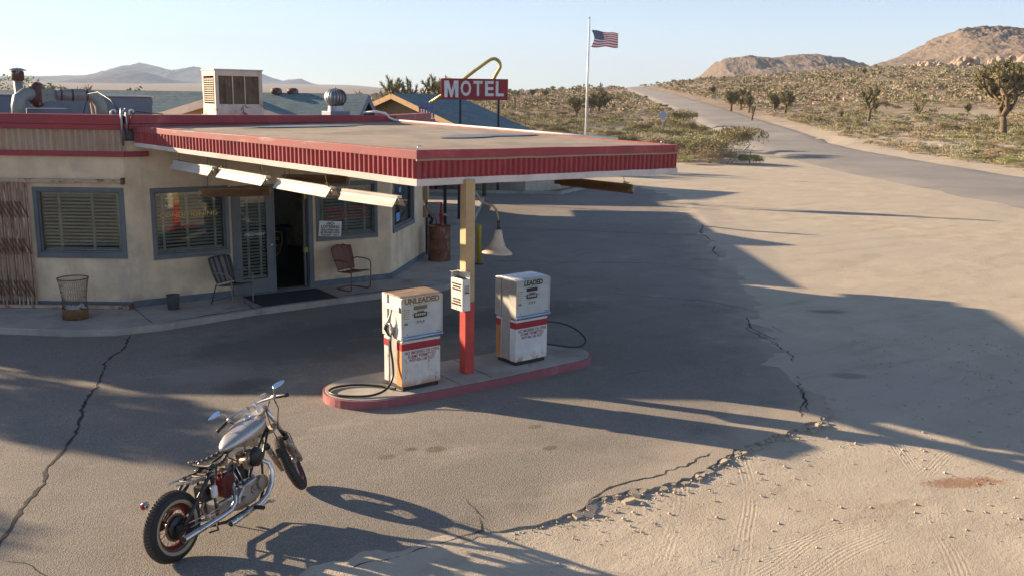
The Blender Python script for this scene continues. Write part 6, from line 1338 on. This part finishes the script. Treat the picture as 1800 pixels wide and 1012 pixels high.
tag(big_mesh('desert_scrub',np.concatenate(VV),np.concatenate(FF),np.concatenate(MI),[MT[k] for k in LM]),'low desert brush covering the slopes beyond the lot',None,None,'stuff')
# ------------------------------------------------------------------ joshua trees
def tuft(V,F,p,d,r,size,n=34,ln=1.7):
    """club of stiff leaves round the last stretch of a branch"""
    n=int(n*2.0)
    for i in range(n):
        t=r.uniform(0,1)**.7; q=r.normal(size=3); q-=d*q.dot(d)*.8; q/=np.linalg.norm(q)+1e-6; a=q*(.95-.55*t*t)+d*(.15+.85*t); a/=np.linalg.norm(a)
        s=np.cross(a,r.normal(size=3)); s/=np.linalg.norm(s)+1e-6; L=size*r.uniform(.6,.95)*(1 if t>.3 else .8); w=size*.10
        b=p-d*size*ln*(1-t); k=len(V); V+=[b-s*w,b+s*w,b+a*L]; F.append((k,k+1,k+2))
def joshua(seed,height,trunk_h,spread,depth,r0,ts,n0=3,lean=0,nt=34,first=None):
    r=np.random.RandomState(seed); mb=MB(); V=[];F=[]
    up=np.array([0,0,1.])
    def grow(p,d,L,rad,dep):
        path=[p];rr=[rad]; q=p.copy(); dd=d.copy(); m_=4
        for k in range(m_):
            dd=dd+r.normal(size=3)*(.16 if dep<depth else .06)+up*(.26 if dep<depth else 0); dd/=np.linalg.norm(dd); q=q+dd*L/m_; path.append(q.copy()); rr.append(rad*(1-.07*(k+1)))
        mb.tube(path,rr,7)
        if dep==0: tuft(V,F,q,dd,r,ts,nt); return
        if dep<=1 and r.uniform()<.7: tuft(V,F,q,dd,r,ts*.8,nt//2,2.2)
        if dep<depth:
            for _ in range(r.choice([0,1,1,2])):
                k0=r.randint(2,m_+1); a=r.uniform(0,6.28); u=np.array([np.cos(a),np.sin(a),r.uniform(-.1,.5)]); u/=np.linalg.norm(u); e=path[k0]+u*L*r.uniform(.3,.55); e2=e+(u*.5+up)*ts*.6; mb.tube([path[k0],e,e2],[rad*.6,max(.05,rad*.5),max(.05,rad*.45)],6); t_=(e2-e)/np.linalg.norm(e2-e); tuft(V,F,e2,t_,r,ts*r.uniform(.8,1.05),nt)
        m=n0 if dep==depth else r.choice([1,2,2,3])
        a0=r.uniform(0,6.28)
        for j in range(m):
            a=a0+2*np.pi*j/m+r.uniform(-.5,.5); u=np.array([np.cos(a),np.sin(a),0]); nd=dd*.55+u*spread*r.uniform(.7,1.3)+up*r.uniform(-.05,.3); nd/=np.linalg.norm(nd)
            grow(q,nd,(height-trunk_h)/(depth+.6)*r.uniform(.55,1.3),max(.06,rad*.74),dep-1)
    grow(np.zeros(3),np.array([lean,0,1.]),trunk_h,r0,depth)
    V=np.array(V); zt=V[:,2].max()
    return mb,V,np.array(F),zt
JV={}
def jproto(key,*a,**k):
    mb,V,F,zt=joshua(*a,**k); JV[key]=(mb,V,F,zt)
jproto('big',27,8.0,1.9,1.05,5,.30,.46,4,.05,34); jproto('b1',5,5,1.3,.75,3,.22,.62,3,0,40); jproto('b2',9,5,1.2,.65,3,.22,.60,3,.08,40); jproto('v',14,4,1.2,.5,2,.18,.60,2,0,40); jproto('tall',33,5,1.7,.5,3,.2,.60,2,.1,36); jproto('sparse',41,6,2.4,.95,4,.13,.34,3,0,22); jproto('small',52,3,1.0,.6,2,.16,.55,3,0,36); jproto('round',61,6,1.6,.85,3,.26,.74,4,0,44); jproto('pole',71,3,1.7,.4,1,.16,.55,2,0,40)
JM={}
def jtree(key,x,ybase,ytop,label,Y=None,rot=0,grp='joshua trees on the desert slope',wx=1.25):
    yh=hrz(x)
    if Y is None:
        Y=groundY(x,ybase)
    X=pxa(x)*Y; z0=H(X,Y); zt=CAMH+(yh-ytop)/FPX*Y; h=max(.8,zt-z0)
    mb,V,F,zz=JV[key]; xx,yy=c2w(X,Y)
    t=thing('joshua_tree',label,'joshua tree',(xx,yy,z0-.08),rot,grp); s=(h+.08)/zz; t.scale=(s*wx,s*wx,s)
    if key not in JM:
        o=mb.build('trunk',MT['jtrunk'],t); me=bpy.data.meshes.new('crown'); me.from_pydata(V.tolist(),[],F.tolist()); me.materials.append(MT['tuft']); me.update(); JM[key]=(o.data,me)
        c=bpy.data.objects.new('crown',me); col.objects.link(c); c.parent=t
    else:
        for nm,me in zip(('trunk','crown'),JM[key]): c=bpy.data.objects.new(nm,me); col.objects.link(c); c.parent=t
    return t
jtree('big',1748,240,100,'huge many branched joshua tree at the right edge beside the road',rot=1.2,wx=1.12)
jtree('tall',1511,214,150,'tall slim joshua tree alone on the slope left of the huge one',rot=.5)
jtree('b1',1367,200,157,'bushy joshua tree, right one of the close pair beyond the road',rot=2)
jtree('b2',1348,199,160,'bushy joshua tree, left one of the close pair beyond the road',rot=4)
jtree('b1',1273,195,158,'wide bushy joshua tree leftmost in the thicket beyond the road',rot=1)
jtree('round',1290,192,152,'tallest dense joshua tree in the middle of the thicket beyond the road',rot=0)
jtree('b2',1304,197,163,'joshua tree at the right of the thicket beyond the road',rot=5)
jtree('pole',1310,212,184,'short post like joshua tree in front of the thicket beyond the road')
jtree('b2',1007,207,165,'dark green joshua tree just left of the flagpole',rot=3)
jtree('round',1045,199,157,'large bushy joshua tree right of the flagpole',rot=2.2)
jtree('b1',1031,198,168,'smaller joshua tree between the flagpole and the large bushy one',rot=2.8)
jtree('v',1599,208,170,'forked joshua tree with two thick stems below the boulders',rot=1.9)
jtree('small',1681,203,177,'small round headed joshua tree left of the huge one',rot=1)
jtree('small',1464,209,190,'low twin stemmed joshua tree between the pair and the tall slim one',rot=2)
jtree('pole',1650,175,159,'tiny upright joshua tree high on the slope under the pointed boulders',rot=1)
jtree('small',1630,161,145,'tiny joshua tree highest on the slope under the low boulders',rot=3)
jtree('v',1700,170,146,'slender joshua tree on the slope directly behind the huge one',rot=2)
jtree('small',1497,137,119,'small dark joshua tree on the skyline saddle between the two hills',rot=1)
jtree('small',1240,170,148,'pale joshua tree on the slope behind the thicket',rot=1.4)
jtree('b1',930,172,157,'small joshua tree on the rise right of the motel sign, left of a twin',rot=1)
jtree('round',951,173,157,'round small joshua tree on the rise midway between motel sign and flagpole',rot=2)
jtree('b2',904,172,160,'faint joshua tree on the rise right beside the motel sign',rot=2)
jtree('v',1016,158,148,'skyline joshua tree just left of the flagpole',Y=430,rot=2)
jtree('tall',1047,160,146,'skyline joshua tree above the large bushy one',Y=430,rot=2)
jtree('v',1175,153,142,'skyline joshua tree right of the road crest',Y=470,rot=2)
jtree('small',1191,152,143,'skyline joshua tree at the left foot of the lower hill',Y=470,rot=2)
GB='joshua trees behind the motel roofs'
jtree('sparse',700,0,132,'dense joshua tree rising behind the orange gable roof',Y=58,rot=.6,grp=GB,wx=.8)
jtree('sparse',768,0,130,'open twisted joshua tree rising behind the motel sign left edge',Y=60,rot=1.0,grp=GB,wx=.8)
jtree('b1',125,0,146,'joshua tree top showing above the roof duct pipe',Y=60,rot=.6,grp=GB)
jtree('v',92,0,149,'thin joshua tree top above the rusty blower',Y=62,rot=.6,grp=GB)
jtree('b2',608,0,157,'joshua tree top just right of the turbine vent',Y=62,rot=.6,grp=GB)
jtree('small',402,0,158,'joshua tree top hidden behind the roof cooler',Y=62,rot=.6,grp=GB) if False else None
# yucca beside the motel sign, leafy trees behind the cabins
yc=cthing('yucca','green spiky yucca growing between the motel sign posts','yucca',-1.25,40.2,1.6); b=MB()
r_=np.random.RandomState(3); V=[];F=[]
for i in range(26):
    a=r_.uniform(0,6.28); q=r_.uniform(.1,.55); d=np.array([math.cos(a)*q,math.sin(a)*q*.6,1]); d/=np.linalg.norm(d); L=r_.uniform(.8,1.5); s=np.array([-math.sin(a),math.cos(a),0])*.035; V+=[s,-s,d*L*.6-s*1.2,d*L*.6+s*1.2,d*L]; k=len(V)-5; F+=[(k,k+1,k+2,k+3),(k+3,k+2,k+4)]
b.add(V,F); b.build('leaves',MT['leafgreen'],yc,fix=False); b=MB(); b.cyl((0,0,-1.6),(0,0,.1),.09,.07,8); b.build('trunk',MT['jtrunk'],yc)
def leafy(X,Y,h,w,label,nl=1500,ls=.05):
    t=cthing('leafy_tree',label,'tree',X,Y,0,'green trees behind the cabins'); V=[];F=[]; r=np.random.RandomState(int(abs(X*10))); mb=MB(); mb.tube([(0,0,0),(.05,0,h*.3),(0,.05,h*.55)],[.12,.09,.06],7)
    for k in range(7): a=k*.9; mb.tube([(0,.03,h*.4),(w*.4*math.cos(a),w*.4*math.sin(a),h*(.65+.05*(k%3)))],[.05,.015],5)
    mb.build('trunk',MT['jtrunk'],t)
    cl=[(r.normal(0,w*.33),r.normal(0,w*.33),h*r.uniform(.5,.92),w*r.uniform(.18,.34)) for _ in range(16)]
    for i in range(nl):
        c=cl[r.randint(16)]; d=r.normal(size=3); d/=np.linalg.norm(d); p=np.array(c[:3])+d*c[3]*r.uniform(.5,1); s=r.normal(size=3)*ls; q=r.normal(size=3)*ls; k=len(V); V+=[p-s,p+s,p+q+d*.06]; F.append((k,k+1,k+2))
    b=MB(); b.add(V,F); b.build('crown',MT['leafgreen'],t,fix=False)
leafy(-33,62,5.0,3.0,'yellow green tree left of the rusty blower at the far left'); leafy(-24.3,60,4.4,1.6,'small yellow green treetop above the grey green cabin roof'); leafy(-30.6,63,4.7,1.6,'yellow green treetop behind the rusty blower')
# bushy trees out of frame on the left that throw the soft shadows on the forecourt
for (x,y,h,w_,lab) in ((-6.3,25.9,5.1,2.2,'round green tree beyond the left end of the shop, nearest its wall'),(-8.6,24.6,5.0,2.2,'round green tree left of the forecourt, out in the open'),(-10.4,27.6,5.4,2.6,'large round green tree farthest left of the shop')):
    X,Y=w2c(x,y); leafy(X,Y,h,w_,lab,5000,.085)
